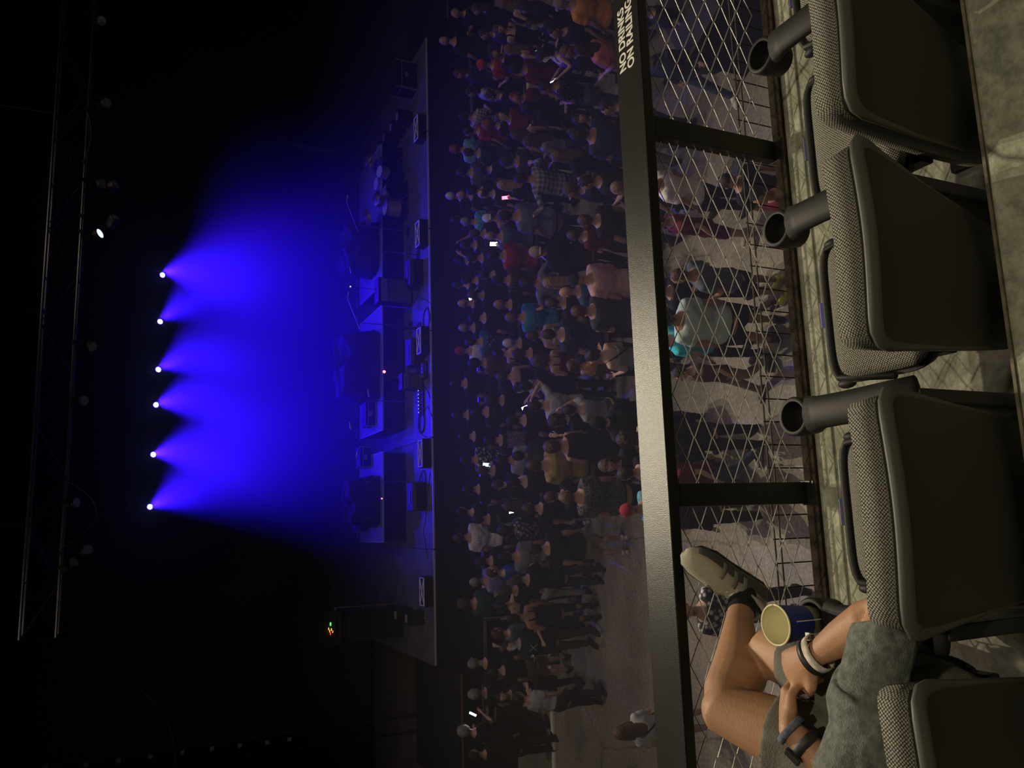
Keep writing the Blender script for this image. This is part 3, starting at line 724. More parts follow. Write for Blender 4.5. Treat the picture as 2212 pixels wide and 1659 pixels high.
def build_crowd():
    # keep neighbours a body width apart
    for it in range(90):
        for i, a in enumerate(CROWD):
            for b in CROWD[i+1:]:
                d = a['p'].xy-b['p'].xy; L = d.length; mn = 0.47
                if 1e-4 < L < mn:
                    push = d.normalized()*(mn-L)*0.25; a['p'].x += push.x; a['p'].y += push.y; b['p'].x -= push.x; b['p'].y -= push.y
    for q in CROWD:
        P = q['P']; rz = q['yaw']; p = q['p'].copy()
        if q['lean']:
            off = 0.725*math.sin(q['lean'])*q['h']; p.x += math.sin(rz)*off; p.y -= math.cos(rz)*off
        r = empty('person', (p.x, p.y, 0), rz); r.scale = (q['h'],)*3
        tag(r, q['label'], 'person', 'concert crowd on the hall floor')
        put('body', body_mesh(P), [skinm(q['skin']), EYEM], r)
        tc = COL[q['tc']] if isinstance(q['tc'], str) else q['tc']; bc = COL[q['bc']] if isinstance(q['bc'], str) else q['bc']
        put('shirt' if q['top'] not in ('dress', 'tank', 'strappy') else {'dress': 'dress', 'tank': 'tank_top', 'strappy': 'tank_top'}[q['top']], top_mesh(P, q['top']), [cloth(tc, q['kind'])], r)
        if q['top'] != 'dress': put({'trousers': 'trousers', 'slim': 'trousers', 'shorts': 'shorts', 'minishorts': 'shorts', 'skirt': 'skirt'}[q['bot']], bottom_mesh(P, q['bot']), [cloth(bc)], r)
        for s in (-1, 1):
            put('shoe', shoe_mesh(P, s), [cloth(COL[q['shoe']]), SOLE if q['shoe'] == 'black' else WHT], r)
        if q['hair'] != 'bald':
            hm_ = cloth(COL[q['hc'][4:]]) if q['hc'].startswith('cap:') else skinm(q['hc'], 'hair')
            put('cap' if q['hair'] in ('cap', 'backcap') else 'hair', hair_mesh(P, q['hair']), [hm_], r)
        M = Matrix.Translation((p.x, p.y, 0)) @ Matrix.Rotation(rz, 4, 'Z') @ Matrix.Scale(q['h'], 4)
        for e in q['extra']:
            if e[0] == 'phone':
                _, side, col, st, lab = e
                sh, el, wr = arm_pts(P['arms'][0 if side < 0 else 1], side, P['sw'])
                w = M @ (wr + (wr-el).normalized()*0.10 + V((0, 0.012, 0.03)))
                ph = empty('smartphone', w, rz)
                ph.rotation_euler = (math.radians(-35), 0, rz)
                MB().box((0, 0, 0), (0.074, 0.009, 0.15)).build('phone_case', PHONE_BODY, ph, bevel=0.003)
                MB().box((0, -0.0052, 0), (0.066, 0.001, 0.138)).build('screen', screen(col, st), ph)
                tag(ph, lab, 'phone')
            elif e[0] == 'cup':
                _, side, col, lab = e
                sh, el, wr = arm_pts(P['arms'][0 if side < 0 else 1], side, P['sw'])
                w = M @ (wr + (wr-el).normalized()*0.085 + V((0, 0.0, 0.0)))
                c_ = empty('drink_cup', w - V((0, 0, 0.05)), 0)
                MB().lathe([(0.0, 0.0), (0.028, 0.0), (0.036, 0.12), (0.038, 0.12), (0.037, 0.125), (0.034, 0.12), (0.027, 0.004), (0, 0.004)], 14).build('cup_wall', mat('cup_plastic', col, 0.3), c_)
                MB().lathe([(0.0, 0.1), (0.034, 0.1)], 14).build('drink', mat('drink', tuple(c*0.5 for c in col), 0.2), c_)
                tag(c_, lab, 'cup')
            elif e[0] == 'strap':
                mb = MB(); mb.smooth = True; x = e[1]; f = P['fat']
                mb.tube([(x*0.12, 0.02, 1.475), (x*0.10, -0.115*f, 1.40), (0, -0.148*f, 1.25), (-x*0.12, -0.135*f, 1.08), (-x*0.19*f, -0.04, 0.96), (-x*0.17, 0.1, 1.05), (0, 0.165*f, 1.22), (x*0.10, 0.12*f, 1.40), (x*0.12, 0.02, 1.475)], [(0.014, 0.004)]*9, 6, side=(0, 0, 1))
                o = mb.build('bag_strap', cloth(COL[e[2]]), r)
            elif e[0] == 'belt':
                pts, rad = torso_rings(P, 0.03, 0.9, 1.0); mb = MB(); mb.lathe([(1, -0.02), (1.02, -0.02), (1.02, 0.02), (1, 0.02)], 20)
                mb.v = [(x*rad[0][0], y*rad[0][1]-0.01, z+0.93) for x, y, z in mb.v]; mb.build('belt', cloth(COL[e[1]]), r)
            elif e[0] == 'print':
                _, body, size, z, back, col = e
                f = P['fat']; m = mat('shirt_print', col, 0.8)
                y = -(0.145*f+0.012) if back else (0.145*f+0.02)
                t = text_part(body, size, (0, 0, 0), r, m, name='shirt_print')
                xs = [v.co.x for v in t.data.vertices]; cx = (min(xs)+max(xs))/2
                for v in t.data.vertices:
                    x = v.co.x-cx; zz = v.co.y; b = 0.9*x*x
                    v.co = V((x if back else -x, y+(b if back else -b), z+zz))
            elif e[0] == 'patch':
                _, wd_, ht_, z, back, col, kd = e
                f = P['fat']; y0 = -(0.145*f+0.014); mb = MB()
                mb.grid(lambda u, v: V(((u-0.5)*wd_, y0+0.9*((u-0.5)*wd_)**2, z+(v-0.5)*ht_)), 8, 8)
                o = mb.build('printed_panel', cloth(col, kd), r)
                if not back:
                    for v in o.data.vertices: v.co.y = -v.co.y
# ---------------------------------------------------------------- who stands where (picture point of the head, then looks)
p = person
BLU = (0.35, 0.75, 1.0); TEA = (0.2, 0.8, 0.7); WH = (0.8, 0.95, 1.0); PK = (1.0, 0.12, 0.2)
# right end of the hall floor (top of the picture)
p(985, 27, 'man in black shirt turned left, standing at the barrier near the right end', yaw=95, arms=('down', 'phone'), hc='grey', hair='receding')
p(962, 87, 'tall bald man in black shirt and blue jeans by the stage right corner', yaw=0, hair='bald', bc='blue', h=1.1, fat=1.12, z=1)
p(1030, 18, 'long-haired woman in black at the far right edge of the crowd', sex='f', hair='long', hc='brown', yaw=60, top='long')
p(1074, 59, 'brown-haired woman in black tank top facing away from the stage at right', sex='f', yaw=165, hair='wavy', hc='brown', top='tank', skin='p')
p(1053, 66, 'person in dark blue shirt holding a light cup beside the brown-haired woman', yaw=60, tc='navy', arms='hold', extra=[('cup', 1, (0.4, 0.35, 0.55), 'pale plastic cup held up near the right end of the crowd')])
p(1088, 16, 'woman with light brown hair and bare shoulder at the right frame edge', sex='f', hair='wavy', hc='light', top='tank', skin='p', yaw=-20)
p(1135, 14, 'woman in dark top with pale forearm at the right frame edge', sex='f', hair='long', hc='dark', yaw=30, arms='hold')
p(1150, 48, 'woman in black dress looking at a teal-lit phone', sex='f', top='long', hair='long', hc='dark', yaw=70, arms=('hold', 'phone'), nod=-0.3, extra=[('phone', 1, TEA, 3, 'teal glowing phone held by a woman in black at right')])
p(1212, 10, 'person in bright orange shirt at the right edge above the lettered rail', tc='orange', bc='black', fat=1.25, hair='cap', hc='cap:khaki', yaw=0, h=1.04)
p(1200, 62, 'person in black top and light khaki trousers walking, white-soled shoes', bc='tan', yaw=75, legs='walk', hc='dark', shoe='white', arms='down', h=0.98)
p(1068, 119, 'dark-haired man in black shirt looking back at the camera, right of the paisley shirt', yaw=170, hc='dark', skin='t')
p(1044, 138, 'person in orange-red paisley shirt and bandana near the stage', tc='paisley', kind='paisley', hair='cap', hc='cap:paisley', yaw=10, arms='hold')
p(1103, 106, 'woman with long blond hair and bare shoulder in dark red top', sex='f', top='tank', tc='maroon', hair='wavy', hc='light', skin='p', yaw=30)
p(1113, 150, 'black-haired person in dark red shirt with arm bent', tc='maroon', hair='fluffy', hc='black', yaw=15, arms=('hip', 'down'), fat=1.1, skin='t')
p(992, 158, 'brown-haired woman in profile lit blue, closest to the stage at right', sex='f', hair='wavy', hc='brown', yaw=90, top='long', tc='navy')
p(1176, 117, 'curly black-haired woman in purple top tapping a bright phone', sex='f', hair='curly', hc='black', top='tank', tc='purple', skin='p', yaw=60, arms='phone', nod=-0.35, extra=[('phone', -1, WH, 9, 'brightly lit phone in the hands of the curly-haired woman in purple')])
p(1225, 112, 'blond woman in profile facing left beside the curly-haired woman', sex='f', hair='wavy', hc='light', yaw=110, top='long', tc='black')
p(1258, 106, 'person in coral pink shirt with long dark hair next to the lettered rail', sex='f', hair='long', hc='dark', tc='coral', fat=1.35, yaw=15, arms=('hold', 'down'), h=1.04, skin='p')
p(1180, 186, 'person in black shirt with small pale dots, arms folded, dark jeans', sex='f', kind='dots', fat=1.25, hair='short', hc='black', arms='cross', bc='slate', yaw=35, skin='t', h=1.05)
p(1018, 196, 'dark-haired woman with pale blue-lit sleeve near the stage', sex='f', hair='long', hc='dark', tc='lightgrey', yaw=60)
p(1062, 205, 'woman in black leaning toward her friend behind the paisley shirt', sex='f', hair='bun', hc='dark', yaw=40)
p(1110, 214, 'person with purple-lit hair in dark maroon top', sex='f', hair='short', hc='red', tc='maroon', yaw=120)
p(1005, 256, 'dark-haired man in pale plaid shirt near the stage', kind='check', tc='lightgrey', hc='dark', yaw=-60, arms='hold')
p(1056, 268, 'ginger-haired person in dark shirt', hair='fluffy', hc='ginger', yaw=20)
p(1085, 246, 'smiling man in dark red shirt facing the camera', yaw=175, tc='maroon', hair='short', hc='brown', arms=('down', 'hold'), skin='p', extra=[('phone', 1, WH, 3, 'small lit phone held low by the smiling man in dark red')])
p(1012, 278, 'person in red shirt beside the light blue shirt', tc='red', hc='dark', yaw=30)
p(1140, 232, 'long-haired person in black seen from behind, right of the flannel shirt', sex='f', hair='long', hc='black', yaw=0, top='long')
p(1252, 258, 'dark-haired woman in black facing the camera near the rail', sex='f', hair='long', hc='dark', yaw=170, skin='p')
p(1310, 232, 'woman in black crouched close to the rail by the coral shirt', sex='f', hair='short', hc='dark', top='long', yaw=60, h=0.97)
p(984, 322, 'man in light blue shirt seen from behind near the stage', tc='skyblue', hair='short', hc='ginger', yaw=0, fat=1.15, h=1.03)
p(1000, 370, 'broad person in dark slate shirt by the barrier', tc='slate', hc='dark', fat=1.25, yaw=0)
p(1040, 368, 'woman turned right beside the slate shirt', sex='f', hair='tail', hc='dark', yaw=-80, skin='p')
p(1014, 330, 'man in dark green check shirt behind the light blue shirt', kind='check', tc='green', hc='dark', yaw=0, fat=1.1)
p(1096, 346, 'man in black shirt with dark curly hair, left of the grey shirt woman', hair='fluffy', hc='dark', yaw=0, fat=1.15, tc='charcoal')
p(975, 423, 'white-haired man closest to the stage at the barrier', hair='crop', hc='white', yaw=0)
p(999, 420, 'bald man with green glowing print on his black shirt', hair='bald', yaw=0, extra=[('print', 'OO', 0.10, 1.30, True, (0.05, 0.5, 0.1))])
p(1022, 406, 'dark-haired man in black shirt behind the bald man', hc='black', yaw=0, fat=1.15)
p(1088, 399, 'sandy blond woman in dark spotted top holding a red-lit phone', sex='f', hair='long', hc='blond', kind='dots', tc='black', fat=1.15, yaw=0, arms=('phone', 'hold'), extra=[('phone', -1, PK, 5, 'red glowing phone left of the plaid flannel shirt')])
p(1128, 385, 'man in grey and white plaid flannel shirt and khaki trousers', kind='plaid', top='long', tc='lightgrey', bc='khaki', hc='dark', yaw=0, arms='out', fat=1.12, h=1.06, extra=[('belt', 'black')])
p(1145, 305, 'woman with long brown hair and grey shirt in dark jeans', sex='f', hair='long', hc='brown', tc='grey', bc='denim', yaw=30, arms='hold', h=1.05)
p(1117, 292, 'brown-haired woman between the maroon and grey shirts', sex='f', hair='wavy', hc='brown', top='tank', yaw=-30)
p(1253, 287, 'large man in navy blue shirt with dark round head near the rail', tc='navy', hair='fluffy', hc='black', fat=1.4, yaw=-15, h=1.08, arms='hold', bc='khaki', skin='t')
p(1207, 336, 'woman with brown and blond hair in black shirt reaching her bare arm', sex='f', hair='long', hc='light', arms=('out', 'hold'), yaw=15, fat=1.1, bc='black', skin='p', h=1.05)
p(1235, 407, 'man with brown hair in black shirt behind the flannel shirt', hc='brown', hair='fluffy', yaw=60, fat=1.1)
p(1268, 392, 'black-haired man in black shirt with hand at his chin', hc='black', fat=1.2, yaw=40, arms=('hold', 'down'))
p(1338, 404, 'man with light brown hair at the near edge of the rail', hc='light', yaw=20, h=1.0)
p(1044, 440, 'pink-faced person behind the bald men', hair='receding', hc='brown', yaw=20, skin='p')
p(1052, 462, 'person in black tank top wearing a white and black cap', sex='f', hair='backcap', hc='cap:white', top='tank', yaw=0, skin='t', fat=1.1)
p(1094, 466, 'dark-haired man in big grey-blue shirt and grey jeans', hc='black', tc=(0.13, 0.135, 0.19), bc='charcoal', fat=1.4, yaw=10, h=1.1, arms='down')
p(1266, 475, 'brown-haired man in black shirt near the rail', hc='brown', yaw=0, fat=1.2)
p(1241, 508, 'brown-haired woman in dark maroon shirt, head tilted', sex='f', hair='short', hc='brown', tc='maroon', yaw=0, arms='front', skin='p')
p(986, 475, 'man in profile at the barrier, blue-lit', hc='dark', yaw=-60)
p(1008, 478, 'person in teal print shirt close to the stage', tc='teal', kind='mesh', hair='crop', hc='grey', yaw=0)
p(1030, 500, 'person with short hair in dark shirt behind the teal print', hc='brown', yaw=0)
p(1062, 512, 'balding man in dark green shirt', hair='receding', hc='grey', tc='slate', yaw=-10, fat=1.15, arms='phone', extra=[('phone', -1, WH, 25, 'phone with its white light on, right of the red shirt')])
p(1012, 535, 'person with raised hands near the stage', arms='up', hc='dark', yaw=0)
p(1067, 549, 'dark-haired man in red shirt seen from behind', tc='red', hc='black', fat=1.25, yaw=0, h=1.02)
p(1162, 553, 'person in black hooded top and wide black trousers wearing a pale cap', top='hood', hair='backcap', hc='cap:tan', yaw=-10, h=1.08, fat=1.1, legs='walk', extra=[('print', 'Yoshiro', 0.06, 1.18, True, (0.10, 0.10, 0.14))], arms='pocket')
p(993, 561, 'dark-haired person turned right at the barrier, arms bare', hair='tail', hc='black', sex='f', yaw=-40, skin='p')
p(1017, 545, 'person in blue-edged dark shirt, second row from the barrier', hc='dark', tc='navy', yaw=0)
p(992, 613, 'person with a dark round head right at the barrier', hc='black', yaw=0)
p(1011, 605, 'dark-haired man holding a bright white phone at the barrier', hc='black', yaw=30, arms='phone', tc='navy', extra=[('phone', -1, WH, 8, 'tiny bright phone at the barrier left of the dark heads')])
p(1045, 600, 'dark-haired woman with pale neck in black striped top', sex='f', hair='bun', hc='dark', yaw=20, skin='p', fat=1.05)
p(1078, 615, 'person in reddish-brown striped shirt behind the black top', tc='brown', hair='short', hc='dark', yaw=0, kind='check')
p(1002, 652, 'bald man at the barrier facing the stage', hair='bald', yaw=0)
p(1024, 650, 'bearded man in black shirt behind the bald man at the barrier', hair='crop', hc='brown', yaw=-15, skin='t')
p(1024, 672, 'stocky dark-haired man in black shirt with pale neck', hc='black', fat=1.3, yaw=0, skin='p')
p(1080, 646, 'man with short blond hair in black shirt with teal print', hair='crop', hc='blond', yaw=0, fat=1.1, extra=[('print', 'mmm', 0.10, 1.33, True, (0.08, 0.30, 0.28))])
p(1106, 694, 'brown-haired man in bright teal blue shirt', tc='teal', hc='light', fat=1.2, yaw=0, h=1.03)
p(1192, 610, 'woman with long dark blond hair over a black top', sex='f', hair='long', hc='blond', yaw=10, arms='hold', skin='p')
p(1140, 610, 'person in loose grey shirt moving between the black shirts', tc='grey', hair='fluffy', hc='dark', yaw=-20, arms='out')
p(1194, 642, 'man with round brown head in black shirt', hc='brown', hair='crop', yaw=0)
p(1248, 617, 'man in dusty pink shirt wearing a black cap', hair='cap', hc='cap:black', tc='pink', fat=1.25, yaw=10, h=1.06, extra=[])
p(1221, 632, 'person in dark teal shirt behind the pink shirt', tc=(0.03, 0.07, 0.11), hc='dark', hair='bald', yaw=20, arms='hold')
p(1252, 658, 'brown-haired man in dark grey shirt next to the pink shirt', tc='charcoal', hc='brown', fat=1.3, yaw=0, h=1.05, arms='hold')
p(1150, 733, 'reddish-brown-haired woman with bare shoulders in white-strapped top', sex='f', hair='short', hc='brown', top='strappy', tc='lightgrey', skin='p', yaw=0, h=1.03)
p(1188, 722, 'man in navy shirt with white stripes printed on the back', tc='navy', hc='dark', hair='crop', yaw=0, fat=1.25, h=1.06, extra=[('print', '=', 0.30, 1.24, True, (0.45, 0.45, 0.48))], skin='p')
p(1004, 710, 'grey-haired person in black at the barrier', hair='crop', hc='grey', yaw=0)
p(1019, 728, 'dark-haired man in teal and black shirt with round skull-like emblem', hc='dark', tc=(0.03, 0.12, 0.2), yaw=0, fat=1.15, extra=[('patch', 0.20, 0.20, 1.30, True, (0.4, 0.42, 0.45), 'floral')])
p(997, 756, 'man in white shirt and dark red cap near the stage', tc='white', hair='cap', hc='cap:red', yaw=0, fat=1.1)
p(1119, 754, 'man with round dark head in black shirt behind the barrier crowd', hc='dark', fat=1.2, yaw=0)
p(1108, 738, 'grey-haired person hidden behind the round dark head', hair='crop', hc='white', yaw=0)
p(1078, 763, 'dark-haired woman raising her bare forearm', sex='f', hair='bun', hc='black', arms=('phone', 'down'), yaw=-30, skin='p', top='tank')
p(1027, 784, 'black-haired person in dark brown top', hair='fluffy', hc='black', yaw=10, tc='brown')
p(1162, 786, 'woman with short curly brown hair in maroon sleeveless top', sex='f', hair='curly', hc='brown', top='tank', tc='maroon', yaw=0, skin='p', arms='hold', bot='shorts', bc='denim', h=1.0)
p(1240, 790, 'tanned woman in brown strappy top turned to her friend', sex='f', hair='bun', hc='brown', top='strappy', tc='brown', yaw=-70, skin='t', arms='hold')
p(1282, 768, 'woman in grey tank top with dark bun and black bag strap', sex='f', hair='bun', hc='dark', top='tank', tc='grey', yaw=15, fat=1.15, skin='p', h=1.04, arms='hold', bc='black', extra=[('strap', -1, 'black'), ('cup', -1, (0.35, 0.32, 0.5), 'plastic cup held by the woman in grey tank top')])
p(1083, 824, 'woman in strappy black top with bare back', sex='f', hair='short', hc='brown', top='strappy', yaw=0, skin='p', arms='down')
p(1126, 836, 'woman in white and grey dress filming with a phone', sex='f', hair='bun', hc='dark', top='dress', tc='lightgrey', kind='check', yaw=40, arms='phone', skin='p', extra=[('phone', -1, WH, 5, 'phone with a pale screen held by the woman in grey dress')])
p(986, 828, 'broad dark-haired person in black at the barrier centre', hc='black', fat=1.35, yaw=0)
p(1140, 822, 'person in solid black shirt behind the strappy top', hc='black', fat=1.1, yaw=20)
p(1066, 853, 'dark-haired person left of the strappy black top', hc='dark', hair='fluffy', yaw=0, fat=1.1)
p(990, 896, 'dark-haired man in black standing alone at the barrier', hc='dark', yaw=0)
p(1031, 890, 'man in black shirt with a small pale line of print', hc='dark', yaw=0, fat=1.35, extra=[('print', 'NAPALM', 0.045, 1.38, True, (0.25, 0.25, 0.3))])
p(1110, 908, 'dark-haired man in black shirt left of the grey shirt', hc='dark', yaw=0, fat=1.15, skin='p')
p(1158, 877, 'man in light grey shirt with one hand on his head', tc='lightgrey', hc='dark', arms=('down', 'head'), yaw=0, fat=1.15, h=1.04, skin='p', bc='denim')
p(1232, 886, 'black-haired woman in grey shirt and denim shorts with yellow belt, arm raised to a friend', sex='f', hair='short', hc='black', tc='grey', bot='shorts', bc='charcoal', arms=('front', 'up'), yaw=20, skin='p', fat=1.1, extra=[('belt', 'yellow')])
p(1205, 915, 'dark-haired woman with hand at her face beside the grey shirt', sex='f', hair='curly', hc='dark', arms=('up', 'down'), yaw=60, skin='p')
p(1192, 955, 'brown-haired woman in long black dress with grey sleeve tied', sex='f', hair='fluffy', hc='brown', top='dress', tc='black', fat=1.4, yaw=10, h=1.12, arms=('front', 'front'))
p(1298, 918, 'large figure in black hooded top close below the rail', top='hood', hair='beanie', hc='cap:black', fat=1.4, yaw=0, h=1.05)
p(1004, 948, 'dark-haired man in black shirt with bare arms near the barrier', hc='black', yaw=0, skin='p', fat=1.1)
p(1060, 951, 'man in black shirt with a large faded pink back print', hc='black', yaw=0, fat=1.2, extra=[('patch', 0.30, 0.36, 1.22, True, (0.16, 0.10, 0.12), 'mesh')])
p(1008, 988, 'man in black and white floral shirt near the stage', tc='floral', kind='floral', hc='black', yaw=0, fat=1.15)
p(1086, 994, 'dark-haired man in pale grey-blue shirt', tc=(0.30, 0.32, 0.40), hc='dark', yaw=-20, fat=1.1)
p(1122, 985, 'person in dark olive hooded top', top='hood', tc='charcoal', hc='dark', yaw=10, fat=1.2)
p(1155, 1005, 'person in loose mustard olive shirt with brown hair', tc='olive', hair='short', hc='brown', fat=1.45, yaw=0, h=1.08)
p(1045, 1016, 'brown-haired man in black left of the pale shirt', hc='brown', yaw=-10, extra=[('phone', 1, BLU, 3, 'blue-white phone beside the pale grey-blue shirt')], arms='phone')
p(1079, 1053, 'man in black shirt with white trim at the neck and big shoulders', hc='brown', hair='crop', fat=1.3, yaw=10, top='hood', skin='p')
p(1013, 1057, 'dark-haired man in black near the barrier, pale neck', hc='black', yaw=0, skin='p')
p(1112, 1040, 'man in black shirt with pink forearm raised', hc='black', yaw=0, arms=('down', 'phone'), skin='p', fat=1.2)
p(1192, 1072, 'balding person in black beside the fishnet shirt', hc='brown', hair='crop', yaw=30)
p(1226, 1074, 'light-haired man in black fishnet-patterned shirt', hair='crop', hc='light', kind='mesh', tc='charcoal', fat=1.45, yaw=-10, h=1.08)
p(1320, 994, 'bearded person with brown hair talking close to the rail', hc='brown', hair='wavy', yaw=160, skin='p')
p(1346, 966, 'person with long dark tangled hair right below the rail', sex='f', hair='curly', hc='dark', yaw=20, skin='p', top='tank')
p(1352, 1030, 'person in black shirt partly hidden under the rail', hc='dark', yaw=30, fat=1.2, skin='p')
p(1358, 1080, 'person in light blue shirt wearing a red cap, under the rail', hair='cap', hc='cap:red', tc='skyblue', yaw=20, fat=1.15, h=1.0)
# left part of the floor
p(1000, 1106, 'dark-haired person with face turned right near the barrier', hc='black', yaw=-50, skin='p')
p(1034, 1122, 'man in black shirt with small printed tag on the back', hc='dark', yaw=0, fat=1.1, extra=[('patch', 0.16, 0.09, 1.32, True, (0.10, 0.10, 0.12), '')])
p(1100, 1098, 'long brown-haired woman holding a phone with white light', sex='f', hair='long', hc='brown', yaw=20, arms=('down', 'phone'), extra=[('phone', 1, WH, 18, 'bright white phone light right of the white shirt man')])
p(1144, 1098, 'brown-haired man in plain black shirt', hc='brown', hair='crop', fat=1.15, yaw=-20, h=1.0, skin='p')
p(993, 1161, 'bald man in white shirt with dark lettering across the back', hair='crop', hc='brown', tc='white', fat=1.25, yaw=0, h=1.05, bc='charcoal', extra=[('print', 'A Town so', 0.065, 1.33, True, (0.12, 0.03, 0.03))])
p(1094, 1134, 'person in white-patterned dark shirt and black trousers, white shoes', kind='floral', tc=(0.35, 0.34, 0.36), hc='dark', hair='curly', yaw=30, legs='walk', shoe='white', h=1.0, sex='f', top='long')
p(1158, 1186, 'man in black shirt, light shorts and sneakers with bare legs', tc='black', bot='shorts', bc='khaki', hc='dark', shoe='white', fat=1.2, yaw=0, h=1.02, skin='p')
p(1098, 1218, 'man in grey-green shirt and dark trousers', tc='grey', hc='black', fat=1.2, yaw=-20, h=1.03, bc='black')
p(1040, 1213, 'dark-haired man in black shirt with pale neck, right of the lavender shirt', hc='dark', yaw=0, skin='p')
p(1065, 1237, 'reddish-faced man turned right', hc='brown', hair='crop', yaw=-80, tc='blue', skin='p')
p(1110, 1240, 'dark-haired man in black shirt checking a small phone', hc='brown', yaw=-20, arms=('hold', 'phone'), skin='p', bc='charcoal', extra=[('phone', 1, BLU, 5, 'small blue-white phone of the man behind the pale jeans')])
p(1028, 1256, 'person in lavender shirt near the barrier', tc='lavender', hc='grey', hair='crop', yaw=30, arms='hold')
p(1093, 1274, 'person in black top and pale blue jeans', bc='palejeans', hair='fluffy', hc='brown', sex='f', fat=1.15, yaw=-15, h=1.08, bot='slim')
p(1004, 1304, 'dark-haired man in big dark green shirt', tc='green', hc='brown', hair='fluffy', fat=1.35, yaw=-20, h=1.04, arms='hold')
p(1082, 1312, 'woman with bare shoulders in black jumpsuit', sex='f', top='strappy', hair='tail', hc='dark', yaw=0, skin='p', arms='hold', h=1.03)
p(1112, 1336, 'slim person in black with white shoulder bag and bare arms', hc='dark', top='tank', yaw=20, skin='t', h=1.04, bot='slim', arms=('hold', 'down'), sex='f', hair='bun')
p(1076, 1366, 'man with dark hair in slate shirt, blue-lit face', hc='brown', yaw=-50, tc='slate', skin='p')
p(1100, 1394, 'bearded man in black shirt printed with crossed lines', yaw=160, hc='dark', skin='p', arms=('hold', 'phone'), bc='brown', extra=[('print', 'X', 0.20, 1.20, False, (0.4, 0.4, 0.4)), ('phone', 1, BLU, 9, 'bright blue-white phone in front of the crossed print shirt')])
p(1026, 1434, 'bearded man in grey cap and black shirt', hair='cap', hc='cap:grey', yaw=-20, skin='p', fat=1.15, h=1.04, arms='hold')
p(1068, 1456, 'woman in black shirt and dark shorts behind the grey cap man', sex='f', hair='short', hc='dark', bot='shorts', bc='brown', yaw=20, skin='p', fat=1.1)
p(1027, 1499, 'person with greying hair in black beside the black case', hair='fluffy', hc='grey', yaw=0, h=1.0)
p(1082, 1499, 'woman facing the camera in black, arms folded', sex='f', hair='bun', hc='dark', yaw=170, arms='cross', skin='p')
p(1122, 1508, 'person in light grey shirt and black trousers bent over', tc='lightgrey', sex='f', hair='short', hc='dark', yaw=-40, fat=1.15, h=1.0, lean=0.25)
p(1004, 1580, 'grey-haired man in black uniform leaning on the case, lit phone in hand', hair='fluffy', hc='grey', yaw=-50, arms=('out', 'phone'), skin='p', h=1.03, fat=1.1, lean=0.2, extra=[('phone', 1, WH, 12, 'bright white screen held at the far left by the grey-haired man')])
p(1026, 1632, 'person in black sitting at the left end of the barrier', hc='dark', yaw=-30, top='long', h=1.0)
p(1344, 1582, 'brown-haired person in pale grey top with bare back, alone at the left', sex='f', hair='long', hc='brown', tc='lightgrey', top='tee', fat=1.15, yaw=15, skin='p', arms='front', extra=[('strap', -1, 'black')], bot='skirt', bc='pink')
# seen through the mesh
p(1398, 398, 'man in white shirt and dark trousers walking below the mesh', tc='white', bc='black', yaw=20, hair='crop', hc='ginger', fat=1.1, skin='t')
p(1424, 478, 'person in maroon shorts and pale sandals behind the white shirt', tc='maroon', bot='shorts', bc='maroon', yaw=60, shoe='tan', hair='short', hc='dark', h=0.93)
p(1470, 594, 'man in slate shirt and black shorts with yellow shoes below the mesh', tc='slate', bot='shorts', bc='black', yaw=30, shoe='yellow', hc='brown', hair='crop', skin='t', arms='hold', extra=[('cup', -1, (0.4, 0.35, 0.6), 'plastic cup held by the man with yellow shoes')])
p(1436, 690, 'man in pale aqua shirt and black shorts below the mesh', tc='aqua', bot='shorts', bc='black', fat=1.3, yaw=-20, hc='dark', h=1.08, skin='t')
p(1420, 630, 'person in dark top nearest the rail shadow, hair brown', hc='brown', yaw=0, hair='short', h=0.97)
p(1422, 738, 'person in turquoise shirt mostly hidden by the rail', tc='turquoise', yaw=30, hc='brown', h=0.96)
p(1470, 800, 'person in brown top with pale bag walking below the mesh', tc='brown', yaw=80, hc='dark', h=0.85, legs='walk', bc='khaki', skin='p')
p(1410, 958, 'person in black jacket and black trousers below the mesh centre', top='long', yaw=20, hc='black', h=1.02, legs='stand')
p(1418, 1012, 'person in maroon top and grey jeans walking beside the black jacket', tc='maroon', bc='denim', yaw=80, legs='walk', hc='brown', shoe='tan', h=0.98, skin='p')
p(1420, 1096, 'person in black behind the left mesh post', top='long', yaw=30, hc='black', h=1.0, fat=1.1, shoe='white')
p(1570, 392, 'dark-clothed person looking down, nearest below the mesh at right', tc='black', yaw=170, hc='dark', h=0.98, nod=-0.4, skin='t')
p(1640, 420, 'person in dark maroon shirt with black hair near the balcony wall', tc='maroon', yaw=90, hc='black', h=0.98, skin='t')
p(1395, 128, 'person in navy hooded top walking at the right, white shoe tips', top='hood', tc='navy', bc='denim', yaw=100, legs='walk', shoe='white', hc='dark', h=0.93)
p(1384, 24, 'person in dark clothes standing under the lettered rail', yaw=40, hc='dark', h=0.93)
p(1482, 1322, 'man in black and white floral shirt below the seated man shoe', tc='floral', kind='floral', yaw=-10, hc='light', hair='bald', fat=1.15, h=1.08, bc='black', skin='p')
build_crowd()
